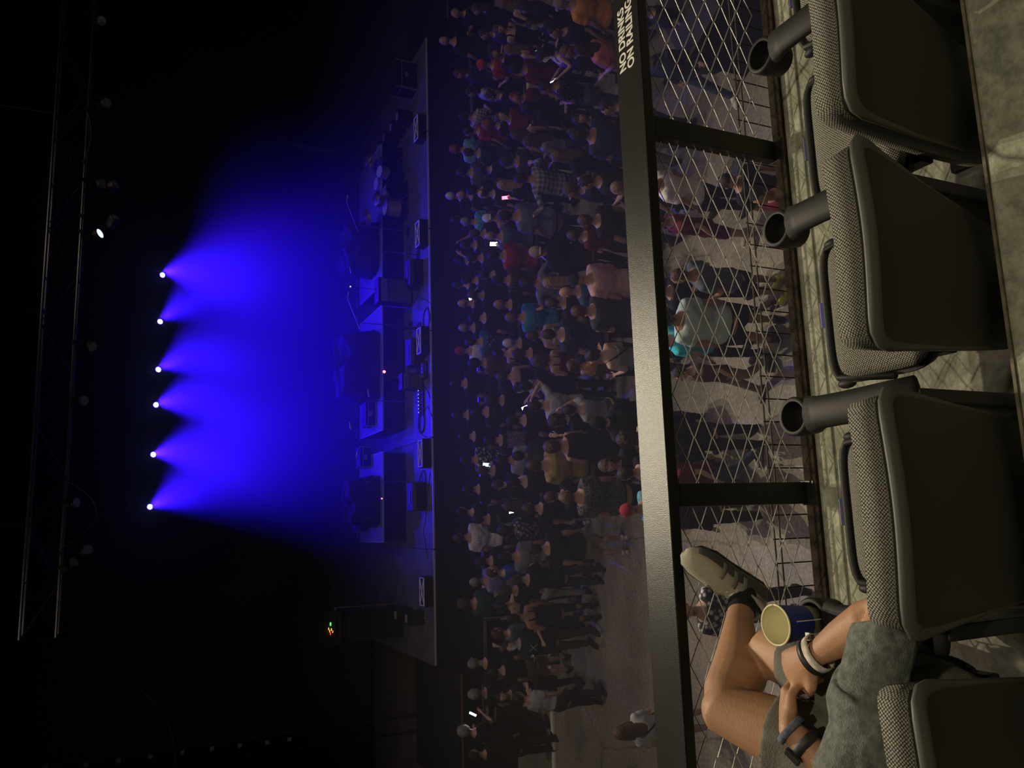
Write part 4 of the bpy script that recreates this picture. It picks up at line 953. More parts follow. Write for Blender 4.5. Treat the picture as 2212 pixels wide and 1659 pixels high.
# ---------------------------------------------------------------- truss and lamps
def truss(name, x0, x1, y, z, h, d, label, step=0.6, m=ALU):
    t = empty(name, (x0, y, z)); L = x1-x0
    for yy in (0, d):
        for zz in (0, h): MB().bar((0, yy, zz), (L, yy, zz), 0.024, 8).build('chord', m, t)
    n = int(L/step); dm = MB().bar((0, 0, 0), (step, 0, h), 0.010, 5).mesh('brace'); dm.materials.append(m)
    dm2 = MB().bar((0, 0, h), (step, 0, 0), 0.010, 5).mesh('brace'); dm2.materials.append(m)
    rm = MB().bar((0, 0, 0), (0, d, 0), 0.010, 5).mesh('rung'); rm.materials.append(m)
    for i in range(n):
        for yy in (0, d):
            o = bpy.data.objects.new('brace', dm if i % 2 else dm2); C.objects.link(o); o.parent = t; o.location = (i*step, yy, 0)
        for zz in (0, h):
            o = bpy.data.objects.new('rung', rm); C.objects.link(o); o.parent = t; o.location = (i*step, 0, zz)
    for k in range(4): MB().bar((L*(k+0.5)/4, d/2, h), (L*(k+0.5)/4, d/2, 16.1-z), 0.008, 5).build('hanging_chain', m, t)
    for k in range(4): MB().bar((L*(k+0.5)/4, 0, h), (L*(k+0.5)/4, d, h), 0.02, 5).build('sling_bar', m, t)
    return tag(t, label, 'truss')
TRM = mat('truss_tube', (0.06, 0.058, 0.05), 0.4, metal=0.8, var=0.3, vscale=2)
truss('lighting_truss', -1.65, 13.5, 16.0, 8.52, 0.53, 0.5, 'dark metal box truss hanging across the hall in front of the stage', 0.9, TRM)
DIM = mat('dark_truss_tube', (0.03, 0.03, 0.03), 0.6, metal=0.5)
truss('lighting_truss', -2.0, 11.0, 24.08, 7.45, 0.35, 0.35, 'dark rear truss above the blue wash lights', 1.0, DIM)
# side run of the front truss going back at the left
tb = empty('side_truss', (-1.65, 16.5, 8.52))
for xx in (0, 0.45):
    for zz in (0, 0.53): MB().bar((xx, 0, zz), (xx-0.6, 5.0, zz), 0.022, 8).build('chord', TRM, tb)
tag(tb, 'side leg of the front truss running back toward the stage at left', 'truss')
# cable swags on the truss
for i, (xa, xb, dz) in enumerate([(-0.2, 1.0, 0.55), (6.8, 7.9, 0.12), (10.0, 11.2, 0.2)]):
    mb = MB(); mb.smooth = True; n = 12
    mb.tube([(xa+(xb-xa)*k/n, 15.96, 8.56-dz*4*(k/n)*(1-k/n)) for k in range(n+1)], [0.012]*(n+1), 6)
    o = mb.build('cable', BLACK); tag(o, ['looped cable hanging under the left part of the front truss', 'short cable sagging along the middle right of the front truss', 'cable sagging at the right end of the front truss'][i], 'cable')
LENS = mat('lens_blue_white', (0.5, 0.55, 1.0), 0.3, emit=(0.25, 0.3, 1.0), estr=28)
FACE = mat('lamp_face_blue', (0.01, 0.01, 0.05), 0.4, emit=(0.02, 0.0, 1.0), estr=5)
def wash_head(loc, aim, label):
    t = empty('wash_light', loc)
    q = (V(aim)-V(loc)).to_track_quat('Z', 'Y').to_matrix()
    MB().bar((0, 0.24, 0.62), (0, 0.24, 0.22), 0.02).box((0, 0.24, 0.24), (0.34, 0.16, 0.08)).box((0, 0.24, 0.60), (0.06, 0.08, 0.12)).build('clamp_base', BLACKM, t)
    for s in (-1, 1): MB().box((s*0.115, 0.22, 0.08), (0.02, 0.05, 0.34)).build('yoke_arm', BLACKM, t)
    mb = MB(); mb.smooth = True; mb.lathe([(0, -0.24), (0.05, -0.20), (0.07, -0.12), (0.085, -0.02), (0.085, 0.0), (0.078, 0.0)], 24, V((0, 0.22, 0)), q); mb.build('lamp_body', BLACK, t)
    mb = MB(); mb.lathe([(0.078, -0.002), (0.0, -0.002)], 24, V((0, 0.22, 0)), q); mb.build('lamp_face', FACE, t)
    for ring, cnt in ((0, 1), (0.031, 6), (0.060, 12)):
        for k in range(cnt):
            a = 2*math.pi*k/cnt; c = V((0, 0.22, 0)) + q @ V((ring*math.cos(a), ring*math.sin(a), 0.004))
            MB().ell(c, (0.010, 0.010, 0.005), q, 8, 4).build('led_lens', LENS, t)
    tag(t, label, 'stage light', 'row of blue wash lights'); return t
ords = ['rightmost blue wash light in the row, topmost in the picture', 'second blue wash light from the right in the row', 'third blue wash light from the right in the row', 'third blue wash light from the left in the row', 'second blue wash light from the left in the row', 'leftmost blue wash light in the row, lowest in the picture']
for (wx, wz, ax), lb in zip(WASH, ords):
    cy = 23.72
    wash_head((wx, cy+0.12, wz), (ax*0.5+wx*0.5, 14.0, 3.5), lb)
def par(px, py, y, k, lab, on=None):
    l = un(px, py, y=y); t = empty('stage_lamp', l)
    MB().bar((0, -l.y+16.0, 8.52-l.z), (0, 0, 0.12), 0.014).box((0, -l.y+16.0, 8.52-l.z), (0.06, 0.08, 0.08)).build('hanger', BLACKM, t)
    mb = MB(); mb.smooth = True; R = Euler((math.radians(115+8*(k % 4)), 0, math.radians(-25+17*(k % 5)))).to_matrix()
    mb.lathe([(0, -0.16), (0.05, -0.15), (0.085, -0.02), (0.10, 0.12), (0.10, 0.16), (0.09, 0.16)], 16, (0, 0, 0), R); mb.build('lamp_body', BLACK, t)
    m = mat('glass_lens', (0.25, 0.26, 0.28), 0.15) if on is None else mat('lit_lens', on, 0.3, emit=on, estr=1.2)
    MB().lathe([(0.09, 0.15), (0.0, 0.16)], 16, (0, 0, 0), R).build('lens', m, t)
    for s in (-1, 1): MB().box((s*0.115, 0, 0.06), (0.012, 0.03, 0.18)).build('yoke_arm', BLACKM, t)
    tag(t, lab, 'stage light', 'dark lamps hung on the front truss')
LP = [(212, 45, 'upper right end'), (222, 225, 'right, by the first upright'), (210, 402, 'right of centre'), (236, 405, 'right of centre, lower one'), (240, 482, 'right of the small white lamp'), (190, 745, 'middle, above the third blue light'), (170, 865, 'left of the middle'), (150, 1088, 'near the left bright tubes'), (182, 1194, 'left, below the truss'), (148, 1225, 'left end of the truss')]
for k, (a, b, w) in enumerate(LP): par(a, b, 16.2, k, 'dark lamp hung under the front truss, '+w)
par(201, 511, 16.2, 3, 'small white lit lamp under the front truss', on=(0.75, 0.9, 1.0))
# ---------------------------------------------------------------- stage risers and gear
DECKB = mat('riser_top', (0.20, 0.20, 0.22), 0.4, var=0.2)
EDGE = mat('riser_edge', (0.45, 0.6, 0.62), 0.35, metal=0.4)
def riser(x0, x1, lab):
    t = empty('drum_riser', ((x0+x1)/2, 18.68, 1.524)); w = x1-x0
    MB().box((0, 1.05, 0.56), (w, 2.1, 0.04)).build('platform', DECKB, t)
    MB().box((0, 0.0, 0.565), (w, 0.02, 0.035)).build('front_edge', EDGE, t)
    for s in (-1, 1): MB().box((s*w/2, 1.05, 0.565), (0.02, 2.1, 0.035)).build('side_edge', EDGE, t)
    for yy in (0.03, 2.05): MB().box((0, yy, 0.27), (w-0.04, 0.02, 0.54)).build('skirt', MATTE, t)
    for s in (-1, 1): MB().box((s*(w/2-0.03), 1.05, 0.27), (0.02, 2.0, 0.54)).build('side_skirt', MATTE, t)
    tag(t, lab, 'stage platform', 'raised stage platforms')
riser(-0.355, 1.76, 'leftmost raised stage platform with bright edges and a covered mound')
riser(2.28, 5.36, 'central raised stage platform with bright edges behind the amplifier')
riser(5.9, 9.6, 'right raised stage platform behind the drum kit')
DRAPE = mat('black_drape', (0.018, 0.018, 0.022), 0.85, var=0.3, vscale=4, bump=0.5, bscale=12)
def mound(cx, cy, z0, w, d, h, seed, lab):
    t = empty('covered_gear', (cx, cy, z0)); mb = MB(); mb.smooth = True
    nu, nv = 72, 30; vs = []
    for j in range(nv+1):
        v = j/nv; k = v/0.62
        for i in range(nu):
            a = 2*math.pi*i/nu; ca, sa = math.cos(a), math.sin(a)
            m = max(abs(ca), abs(sa)); sq = 1/(m**0.7)
            hh = h*(0.82+0.22*noise.noise(V((ca*1.3+seed, sa*1.3, 0))))
            if v < 0.62:
                z = hh*k; f = 1.12-0.2*k+0.05*math.sin(a*9+seed)*(1-k)
            else:
                q = (v-0.62)/0.38; z = hh*(1+0.10*math.sin(q*2.6)*noise.noise(V((ca*2*(1-q)+seed, sa*2*(1-q), 3)))) + h*0.13*q*noise.noise(V((seed*3, ca, sa)))
                f = 0.92*(1-q)
            f *= 1+0.06*noise.noise(V((ca*3+seed, sa*3, v*4)))
            vs.append(V((ca*sq*w/2*f, sa*sq*d/2*f, z)))
    fs = [(j*nu+i, j*nu+(i+1) % nu, (j+1)*nu+(i+1) % nu, (j+1)*nu+i) for j in range(nv) for i in range(nu)]
    mb.add(vs, fs); mb.build('drape', DRAPE, t)
    tag(t, lab, 'covered equipment', 'stage gear under black drapes')
mound(6.95, 19.4, 2.124, 1.2, 1.0, 0.88, 1.3, 'gear under a black drape between the drum kit and the square amplifier')
mound(3.93, 19.5, 2.124, 1.65, 1.2, 1.0, 4.1, 'largest draped mound of gear at the centre of the stage')
mound(0.62, 19.4, 2.124, 1.1, 1.0, 0.78, 7.7, 'draped gear on the left platform with a red dot light in front')
GRILL = mat('speaker_grille', (0.10, 0.10, 0.115), 0.8, bump=0.6, bscale=260, var=0.15)
TRIMG = mat('cabinet_trim', (0.35, 0.35, 0.38), 0.4, metal=0.6)
def amp(cx, cy, z0, w, d, h, lab):
    t = empty('amplifier', (cx, cy, z0))
    MB().box((0, 0, h/2), (w, d, h)).build('cabinet', BLACK, t, bevel=0.012)
    MB().box((0, -d/2-0.004, h*0.38), (w*0.93, 0.008, h*0.62)).build('grille', GRILL, t)
    MB().box((0, -d/2-0.004, h*0.83), (w*0.93, 0.008, h*0.18)).build('control_panel', TRIMG, t)
    MB().box((0, -d/2-0.008, h*0.715), (w*0.93, 0.006, 0.012)).build('trim_line', TRIMG, t)
    for k in range(5):
        MB().tube([(-w*0.32+k*w*0.14, -d/2-0.008, h*0.83), (-w*0.32+k*w*0.14, -d/2-0.025, h*0.83)], [0.012, 0.010], 8).build('knob', BLACK, t)
    MB().tube([(-0.08, 0, h+0.005), (-0.06, 0, h+0.03), (0.06, 0, h+0.03), (0.08, 0, h+0.005)], [0.009]*4, 6).build('handle', BLACK, t)
    tag(t, lab, 'amplifier'); return t
amp(5.55, 18.15, 1.524, 0.60, 0.34, 0.86, 'square grey-fronted amplifier standing on the stage right of centre')
amp(3.24, 17.42, 1.524, 0.38, 0.28, 0.52, 'small grey amplifier left of the red dot light at stage centre')
def wedge(cx, cy, w, lab):
    t = empty('monitor_wedge', (cx, cy, 1.524)); h = 0.36; d = 0.5
    prof = [(-d/2, 0), (d/2, 0), (d/2, 0.14), (0.06, h), (-d/2+0.04, h-0.04), (-d/2, 0.25)]
    v_ = [(s*w/2, y, z) for s in (-1, 1) for y, z in prof]; n = len(prof)
    f_ = [tuple(range(n-1, -1, -1)), tuple(range(n, 2*n))] + [(i, (i+1) % n, (i+1) % n+n, i+n) for i in range(n)]
    MB().add(v_, f_).build('cabinet', BLACK, t, bevel=0.008)
    a, b = V((0, d/2, 0.14)), V((0, 0.06, h)); mdl = (a+b)/2; dr = (b-a)
    MB().box(mdl+V((0, 0.008, 0.008)), (w*0.9, 0.01, dr.length*0.9), Euler((math.atan2(-(b.y-a.y), b.z-a.z), 0, 0))).build('grille', GRILL, t)
    MB().box((0, -0.1, h-0.012), (w*0.5, 0.02, 0.008)).build('label_strip', TRIMG, t)
    tag(t, lab, 'monitor speaker', 'wedge monitors along the stage front')
wedge(5.82, 17.45, 0.62, 'wedge monitor right of the middle, in front of the square amplifier')
wedge(3.92, 17.45, 0.62, 'wedge monitor at the centre of the stage front')
wedge(0.64, 17.45, 0.62, 'wedge monitor at the left, between the X-topped boxes')
XM = mat('blue_lit_tape', (0.6, 0.6, 0.9), 0.5)  # pale frame tape, blue stage light mixed into its base colour
def xbox(cx, lab):
    t = empty('front_fill_speaker', (cx, 17.0, 1.524)); w, d, h = 0.64, 0.30, 0.20
    MB().box((0, 0, h/2), (w, d, h)).build('cabinet', BLACK, t, bevel=0.008)
    MB().box((0, -d/2-0.003, h/2), (w*0.94, 0.006, h*0.85)).build('grille', MATTE, t)
    for a, b in (((-1, -1), (1, -1)), ((-1, 1), (1, 1)), ((-1, -1), (-1, 1)), ((1, -1), (1, 1)), ((-1, -1), (1, 1)), ((-1, 1), (1, -1))):
        q = 0.90
        MB().bar((a[0]*w/2*q, a[1]*d/2*q, h+0.006), (b[0]*w/2*q, b[1]*d/2*q, h+0.006), 0.014, 4).build('frame_bar', XM, t)
    tag(t, lab, 'speaker', 'low black speakers with X frames along the stage edge')
for cx, w_ in ((9.28, 'at the right end'), (6.66, 'second from the right'), (4.12, 'in the middle'), (1.57, 'second from the left'), (-1.40, 'at the left end')):
    xbox(cx, 'low speaker topped by a pale X frame, '+w_+' of the stage edge')
# drum kit
DR = mat('drum_shell', (0.30, 0.22, 0.15), 0.3, var=0.3, vscale=8); HEAD = mat('drum_head', (0.5, 0.5, 0.55), 0.5); CHR = mat('chrome', (0.6, 0.6, 0.65), 0.2, metal=1.0)
def drum(parent, name, c, r, h, tilt, m, hm_, ry=0):
    R = Euler((tilt, 0, ry)).to_matrix(); t = MB(); t.smooth = True
    t.lathe([(r, 0), (r, h)], 28, c, R); s = t.build(name, m, parent)
    MB().lathe([(r, h), (r*0.97, h+0.004), (0, h+0.004)], 28, c, R).build('drum_skin', hm_, s)
    MB().lathe([(r, 0), (r*0.97, -0.004), (0, -0.004)], 28, c, R).build('drum_skin', hm_, s)
    for z in (0.01, h-0.01): MB().lathe([(r+0.001, z-0.012), (r+0.012, z-0.012), (r+0.012, z+0.012), (r+0.001, z+0.012)], 28, c, R).build('hoop', CHR, s)
    return s
kit = empty('drum_kit', (8.27, 18.3, 1.524))
drum(kit, 'bass_drum', V((0, -0.05, 0.29)), 0.28, 0.42, math.radians(-90), DR, MATTE)
drum(kit, 'tom_drum', V((0.42, 0.10, 0.52)), 0.15, 0.2, math.radians(12), DR, HEAD)
drum(kit, 'tom_drum', V((-0.28, 0.25, 0.58)), 0.15, 0.18, math.radians(14), DR, HEAD)
drum(kit, 'floor_tom', V((-0.50, 0.05, 0.22)), 0.20, 0.36, 0.0, DR, HEAD)
drum(kit, 'snare_drum', V((0.35, 0.65, 0.5)), 0.17, 0.14, 0.05, CHR, HEAD)
for cx, cy, cz, tl, rr_ in ((0.75, 0.1, 1.0, 0.2, 0.22), (-0.75, 0.3, 1.0, -0.25, 0.24), (-0.35, -0.15, 0.86, 0.15, 0.17), (0.9, 0.75, 0.8, 0.0, 0.18)):
    R = Euler((0.25, tl, 0)).to_matrix(); mb = MB(); mb.smooth = True
    mb.lathe([(0.0, 0.03), (0.03, 0.025), (0.05, 0.006), (rr_, -0.012), (rr_, -0.014), (0.05, 0.002), (0.0, 0.02)], 28, (cx, cy, cz), R); mb.build('cymbal', mat('brass', (0.16, 0.11, 0.05), 0.5, metal=0.6), kit)
    MB().bar((cx, cy, 0.25), (cx, cy, cz), 0.008).bar((cx, cy, 0.28), (cx+0.2, cy-0.15, 0.0), 0.007).bar((cx, cy, 0.28), (cx-0.2, cy-0.15, 0.0), 0.007).bar((cx, cy, 0.28), (cx, cy+0.22, 0.0), 0.007).build('cymbal_stand', CHR, kit)
mb = MB(); mb.smooth = True; mb.lathe([(0, 0.50), (0.16, 0.50), (0.17, 0.47), (0.15, 0.44), (0, 0.44)], 20, (0.0, 0.95, 0)); mb.bar((0, 0.95, 0), (0, 0.95, 0.45), 0.02); mb.build('stool', BLACK, kit)
tag(kit, 'drum kit with black bass drum face at the right part of the stage', 'drum kit')
def mic_stand(px, py, y, hgt, lean, lab, boom=0.5):
    g = un(px, py, y=y); t = empty('microphone_stand', (g.x, g.y, 1.524))
    mb = MB(); mb.lathe([(0, 0.03), (0.13, 0.015), (0.14, 0.0)], 20); mb.build('base', BLACKM, t)
    MB().bar((0, 0, 0), (0, 0, hgt), 0.010).build('pole', CHR, t)
    MB().bar((lean*-0.15, 0, hgt-0.08), (lean*boom, -0.1, hgt+0.22), 0.007).build('boom_arm', CHR, t)
    MB().tube([(lean*boom, -0.1, hgt+0.22), (lean*(boom+0.10), -0.13, hgt+0.21), (lean*(boom+0.15), -0.14, hgt+0.20)], [0.012, 0.016, 0.026], 10, round_=True).build('microphone', TRIMG, t)
    tag(t, lab, 'microphone stand', 'microphone stands on the stage')
mic_stand(880, 500, 18.3, 1.35, 1, 'microphone stand beside the drum kit')
mic_stand(880, 548, 17.55, 1.45, -1, 'microphone stand in front of the draped gear right of centre')
mic_stand(880, 705, 17.55, 1.5, 1, 'microphone stand at the right side of the central mound')
mic_stand(880, 868, 17.55, 1.45, -1, 'microphone stand at the left side of the central mound')
mic_stand(880, 1040, 17.55, 1.3, 1, 'microphone stand by the left draped mound')
mic_stand(890, 815, 17.7, 1.0, -1, 'low microphone stand at centre by the small amplifier', 0.35)
# red dot lamps and small indicator lights
def led(px, py, y, col, st, lab, r=0.022):
    l = un(px, py, y=y); t = empty('indicator_lamp', l)
    MB().ell((0, 0, 0), (r, r, r), None, 10, 8).build('bulb', mat('lit_bulb', col, 0.3, emit=col, estr=st), t)
    MB().box((0, 0.035, 0), (0.07, 0.05, 0.05)).build('housing', BLACK, t, bevel=0.004)
    MB().bar((0, 0.04, -0.02), (0, 0.04, 1.53-l.z), 0.006).build('pole', BLACKM, t)
    tag(t, lab, 'indicator light')
led(830, 803, 17.35, (1.0, 0.04, 0.06), 30, 'glowing red dot light above the small amplifier', 0.03)
led(825, 1077, 17.5, (1.0, 0.08, 0.12), 14, 'tiny red light in front of the left draped gear', 0.015)
led(757, 619, 18.5, (0.5, 0.9, 1.0), 8, 'tiny teal light above the square amplifier', 0.012)
# flight case with striped top behind, mixing rack with coloured meters at the far left
def case(cx, cy, z, w, d, h, lab, m=None):
    t = empty('flight_case', (cx, cy, z))
    MB().box((0, 0, h/2), (w, d, h)).build('case_body', m or BLACK, t, bevel=0.008)
    for sx in (-1, 1):
        for sy in (-1, 1): MB().box((sx*w/2, sy*d/2, h/2), (0.03, 0.03, h)).build('corner_strip', TRIMG, t)
    MB().box((0, 0, h*0.72), (w+0.012, d+0.012, 0.02)).build('lid_seam', TRIMG, t)
    MB().box((0, -d/2-0.01, h*0.5), (0.12, 0.015, 0.08)).build('latch', TRIMG, t)
    tag(t, lab, 'flight case', 'black cases on the stage')
case(1.72, 19.9, 2.10, 0.5, 0.4, 0.28, 'small case on the deck between the left and centre platforms')
case(2.75, 19.5, 2.10, 0.6, 0.4, 0.24, 'low case on the central platform left of the mound')
case(0.1, 20.2, 2.10, 0.4, 0.35, 0.3, 'small case at the left end of the left platform')
case(10.9, 17.7, 1.524, 0.7, 0.5, 0.55, 'black case near the right end of the stage')
rk = empty('equipment_rack', (-2.25, 19.0, 1.524))
MB().box((0, 0.2, 0.75), (0.62, 0.5, 1.5)).build('rack_body', BLACK, rk, bevel=0.01)
MB().box((0, 0.1, 1.56), (0.75, 0.5, 0.06), Euler((0.25, 0, 0))).build('desk_top', BLACK, rk, bevel=0.006)
for k, (c_, dx, dz) in enumerate([((0.05, 1.0, 0.15), 0.12, 0.08), ((1.0, 0.45, 0.05), 0.02, 0.12), ((1.0, 0.55, 0.1), 0.0, 0.06), ((1.0, 0.35, 0.02), -0.03, 0.10), ((1.0, 0.05, 0.05), -0.09, 0.08), ((1.0, 0.3, 0.05), -0.05, 0.03)]):
    MB().box((dx, -0.10, 1.66+dz), (0.05 if k else 0.07, 0.008, 0.028 if not k else 0.014)).build('meter_light', mat('lit_meter', c_, 0.4, emit=c_, estr=2.5), rk)
MB().box((0, -0.07, 1.74), (0.36, 0.03, 0.26)).build('meter_panel', BLACK, rk)
tag(rk, 'dark mixing rack with green, orange and red meter lights at the left of the stage', 'equipment rack')
pl = un(733, 1325, y=19.3)
pole = empty('light_stand', (pl.x, 19.3, 1.524)); 
for s in (-1, 1): MB().bar((s*0.13, 0, 0), (s*0.13, 0, 1.55), 0.012).build('pole', TRIMG, pole)
MB().box((0, 0, 1.55), (0.29, 0.03, 0.03)).box((0, 0, 0.9), (0.26, 0.02, 0.02)).build('crossbar', TRIMG, pole)
tag(pole, 'narrow grey frame stand beside the rack with coloured meters', 'stand')
# light bars standing in a row at the back of the platforms
LB = mat('bar_lens', (0.16, 0.16, 0.24), 0.4)
for k, (py, w_) in enumerate([(612, 'right end'), (657, 'second from right'), (690, 'third from right'), (893, 'middle'), (935, 'right of the left platform'), (978, 'above the left platform corner'), (1152, 'left end')]):
    g = un(766, py, y=21.0); t = empty('light_bar', (g.x, 21.0, g.z-0.1))
    MB().box((0, 0, 0.02), (0.26, 0.10, 0.10)).build('bar_body', BLACK, t, bevel=0.006)
    MB().box((0, -0.052, 0.03), (0.24, 0.004, 0.07)).build('bar_lens', LB, t)
    MB().bar((0, 0.02, 1.53-(g.z-0.1)), (0, 0.02, 0.0), 0.012).build('stand', BLACKM, t)
    tag(t, 'unlit light bar behind the platforms, '+w_+' of the row', 'stage light', 'row of unlit light bars')
# cables, pedals, coils at the centre of the stage front
def coil(px, py, r, n, lab):
    g = un(px, py, z=1.53); mb = MB(); mb.smooth = True; pts = []
    for i in range(n*18):
        a = i*2*math.pi/18; pts.append((g.x+(r+0.012*math.sin(a*0.31))*math.cos(a)*1.2, g.y+(r+0.015*math.cos(a*0.23))*math.sin(a), 1.532+0.006*(i/18)))
    mb.tube(pts, [0.006]*len(pts), 5); o = mb.build('coiled_cable', BLACK); tag(o, lab, 'cable')
coil(922, 690, 0.22, 4, 'black cable coil on the stage right of the centre wedge')
coil(912, 912, 0.20, 5, 'black cable coil on the stage left of the pedals')
coil(915, 1035, 0.16, 4, 'black cable coil near the left wedge monitor')
pb = empty('pedal_board', tuple(un(912, 868, z=1.53)))
MB().box((0, 0, 0.03), (0.6, 0.3, 0.05), Euler((0.1, 0, 0))).build('board', BLACK, pb, bevel=0.005)
for k in range(7):
    c_ = [(0.3, 0.3, 0.35), (0.1, 0.1, 0.12), (0.25, 0.28, 0.4)][k % 3]
    pd = MB().box((-0.25+k*0.083, 0.01, 0.075), (0.065, 0.11, 0.045)).build('pedal', mat('pedal_metal', c_, 0.4, metal=0.4), pb, bevel=0.004)
    MB().ell((-0.25+k*0.083, -0.02, 0.10), (0.005, 0.005, 0.005), None, 6, 4).build('pedal_light', mat('lit_dot', (0.6, 0.9, 1), 0.3, emit=(0.5, 0.8, 1), estr=6), pd)
tag(pb, 'pedal board with tiny lights at the stage front centre', 'pedal board')
pb2 = empty('pedal_board', tuple(un(920, 800, z=1.53)))
MB().box((0, 0, 0.03), (0.4, 0.25, 0.05), Euler((0.1, 0, 0))).build('board', BLACK, pb2, bevel=0.005)
for k in range(4): MB().box((-0.14+k*0.09, 0.01, 0.075), (0.07, 0.11, 0.045)).build('pedal', mat('pedal_metal', (0.2, 0.2, 0.25), 0.4, metal=0.4), pb2, bevel=0.004)
tag(pb2, 'smaller pedal board beside the centre wedge monitor', 'pedal board')
fan = empty('floor_fan', (4.55, 17.6, 1.524))
mb = MB(); mb.smooth = True
for rr_ in (0.05, 0.11, 0.17): mb.lathe([(rr_-0.003, -0.004), (rr_+0.003, -0.004), (rr_+0.003, 0.004), (rr_-0.003, 0.004), (rr_-0.003, -0.004)], 24, (0, 0, 0.2), Euler((math.radians(70), 0, 0)).to_matrix())
mb.build('cage', BLACKM, fan)
for k in range(4):
    R = Euler((math.radians(70), 0, 0)).to_matrix() @ Euler((0, 0, k*math.pi/2)).to_matrix()
    MB().add([V((0, 0, 0.2)) + R @ V(q) for q in ((0.02, -0.02, -0.02), (0.15, -0.05, -0.035), (0.15, 0.05, 0.0), (0.02, 0.02, 0.0), (0.02, -0.02, -0.023), (0.15, -0.05, -0.038), (0.15, 0.05, -0.003), (0.02, 0.02, -0.003))], [(0, 1, 2, 3), (7, 6, 5, 4), (0, 4, 5, 1), (1, 5, 6, 2), (2, 6, 7, 3), (3, 7, 4, 0)]).build('blade', BLACK, fan)
MB().box((0, 0, 0.015), (0.25, 0.2, 0.03)).bar((0, 0, 0.02), (0, 0.02, 0.2), 0.012).build('fan_stand', BLACKM, fan)
tag(fan, 'small round fan on the stage beside the middle X-topped speaker', 'fan')
for k, (pts) in enumerate([[(935, 660), (905, 640), (890, 655), (883, 690)], [(930, 860), (915, 830), (905, 790), (892, 815)], [(935, 905), (925, 880), (910, 890), (905, 930), (925, 950)], [(930, 1020), (915, 1150), (925, 1215)]]):
    w3 = [un(a, b, z=1.532) for a, b in pts]; q = []
    for i in range(len(w3)-1):
        for s_ in range(6):
            t_ = s_/6; q.append(w3[i].lerp(w3[i+1], t_)+V((0.03*math.sin(5*t_+i), 0.02*math.cos(4*t_), 0)))
    mb = MB(); mb.smooth = True; mb.tube(q, [0.008]*len(q), 6)
    tag(mb.build('stage_cable', BLACK), ['stage cable curling right of centre', 'stage cable by the small amplifier', 'tangled stage cable left of centre', 'stage cable running to the left wedge monitor'][k], 'cable')
# tape squares and red cable strips at both ends of the stage
TAPE = mat('pale_tape', (0.28, 0.28, 0.36), 0.6)
for k, (a, b) in enumerate([(857, 252), (843, 275), (828, 298), (815, 320), (836, 1325), (854, 1329), (877, 1336)]):
    g = un(a, b, z=1.9); t = empty('stage_box', (g.x, g.y, 1.524))
    MB().box((0, 0, 0.185), (0.30, 0.30, 0.37)).build('box_body', BLACK, t, bevel=0.006)
    MB().box((0, 0, 0.373), (0.17, 0.15, 0.006)).build('pale_label', TAPE, t)
    tag(t, ['nearest', 'second', 'third', 'farthest', 'farthest', 'middle', 'nearest'][k] + ' small black box with pale square label at the %s side of the stage' % ('right' if k < 4 else 'left'), 'box', 'small labelled boxes at the stage sides')
REDC = mat('orange_cable', (0.5, 0.10, 0.04), 0.6)
for nm, a, b in (('right', (898, 230), (830, 330)), ('left', (920, 1336), (826, 1307))):
    g, h_ = un(*a, z=1.535), un(*b, z=1.535)
    tag(MB().bar(g, h_, 0.014, 6).build('orange_cable', REDC), 'straight orange cable lying on the stage at the %s side' % nm, 'cable')
# loose cable loom hanging at the right side of the stage
lm = [un(a, b, y=21.5) for a, b in ((560, 306), (625, 308), (660, 318), (700, 325), (740, 326), (790, 325))]
mb = MB(); mb.smooth = True; mb.tube(lm, [0.01, 0.03, 0.09, 0.09, 0.03, 0.03], 8); mb.bar(lm[-1], V((lm[-1].x, 21.5, 1.5)), 0.012); mb.bar(lm[0], V((lm[0].x, 21.5, 16.1)), 0.01); tag(mb.build('cable_loom', mat('grey_sleeve', (0.06, 0.07, 0.09), 0.7)), 'pale cable bundle hanging above the right side of the stage', 'cable')
# left tower with a vertical row of markers
tw = empty('side_tower', (-5.1, 21.4, 0))
for s in (-1, 1): MB().bar((s*0.2, 0, 0), (s*0.2, 0, 10.5), 0.03).build('upright', DIM, tw)
for k, (a, b) in enumerate([(625, 1597), (577, 1604), (518, 1610), (458, 1617), (394, 1625), (325, 1634), (256, 1643), (185, 1651), (100, 1655)]):
    g = un(a, b, y=21.3); MB().box((g.x+5.1, -0.1, g.z), (0.09, 0.03, 0.09)).bar((g.x+5.1, -0.08, g.z), (0.0, 0.0, g.z), 0.01).build('marker', mat('grey_marker', (0.35, 0.33, 0.28), 0.6), tw)
tag(tw, 'dark tower at the far left with a vertical row of small pale markers', 'tower')
# faint curved hose on the left wall
pts = [un(a, b, y=20.5) for a, b in ((125, 1398), (200, 1425), (265, 1460), (315, 1500), (355, 1545), (375, 1600), (380, 1650))]
mb = MB(); mb.smooth = True; mb.tube(pts, [0.02]*len(pts), 8); tag(mb.build('curved_hose', mat('grey_hose', (0.05, 0.05, 0.05), 0.6)), 'faint curved hose hanging in the dark at the far left', 'hose')
# crowd barrier in front of the stage
bar_ = empty('crowd_barrier', (3.5, 15.08, 0))
for k in range(14):
    x = -7.5+k*1.07
    f = MB().box((x+0.53, 0, 1.10), (1.04, 0.04, 0.05)).build('top_rail', ALU, bar_)
    MB().box((x+0.53, 0.02, 0.55), (1.02, 0.02, 1.02)).build('barrier_panel', MATTE, bar_)
    MB().bar((x+0.03, 0.0, 0.02), (x+0.03, 0.0, 1.1), 0.02).bar((x+0.03, 0.0, 1.0), (x+0.03, 0.55, 0.02), 0.015).build('leg', ALU, bar_)
tag(bar_, 'metal crowd barrier along the front of the stage', 'barrier')
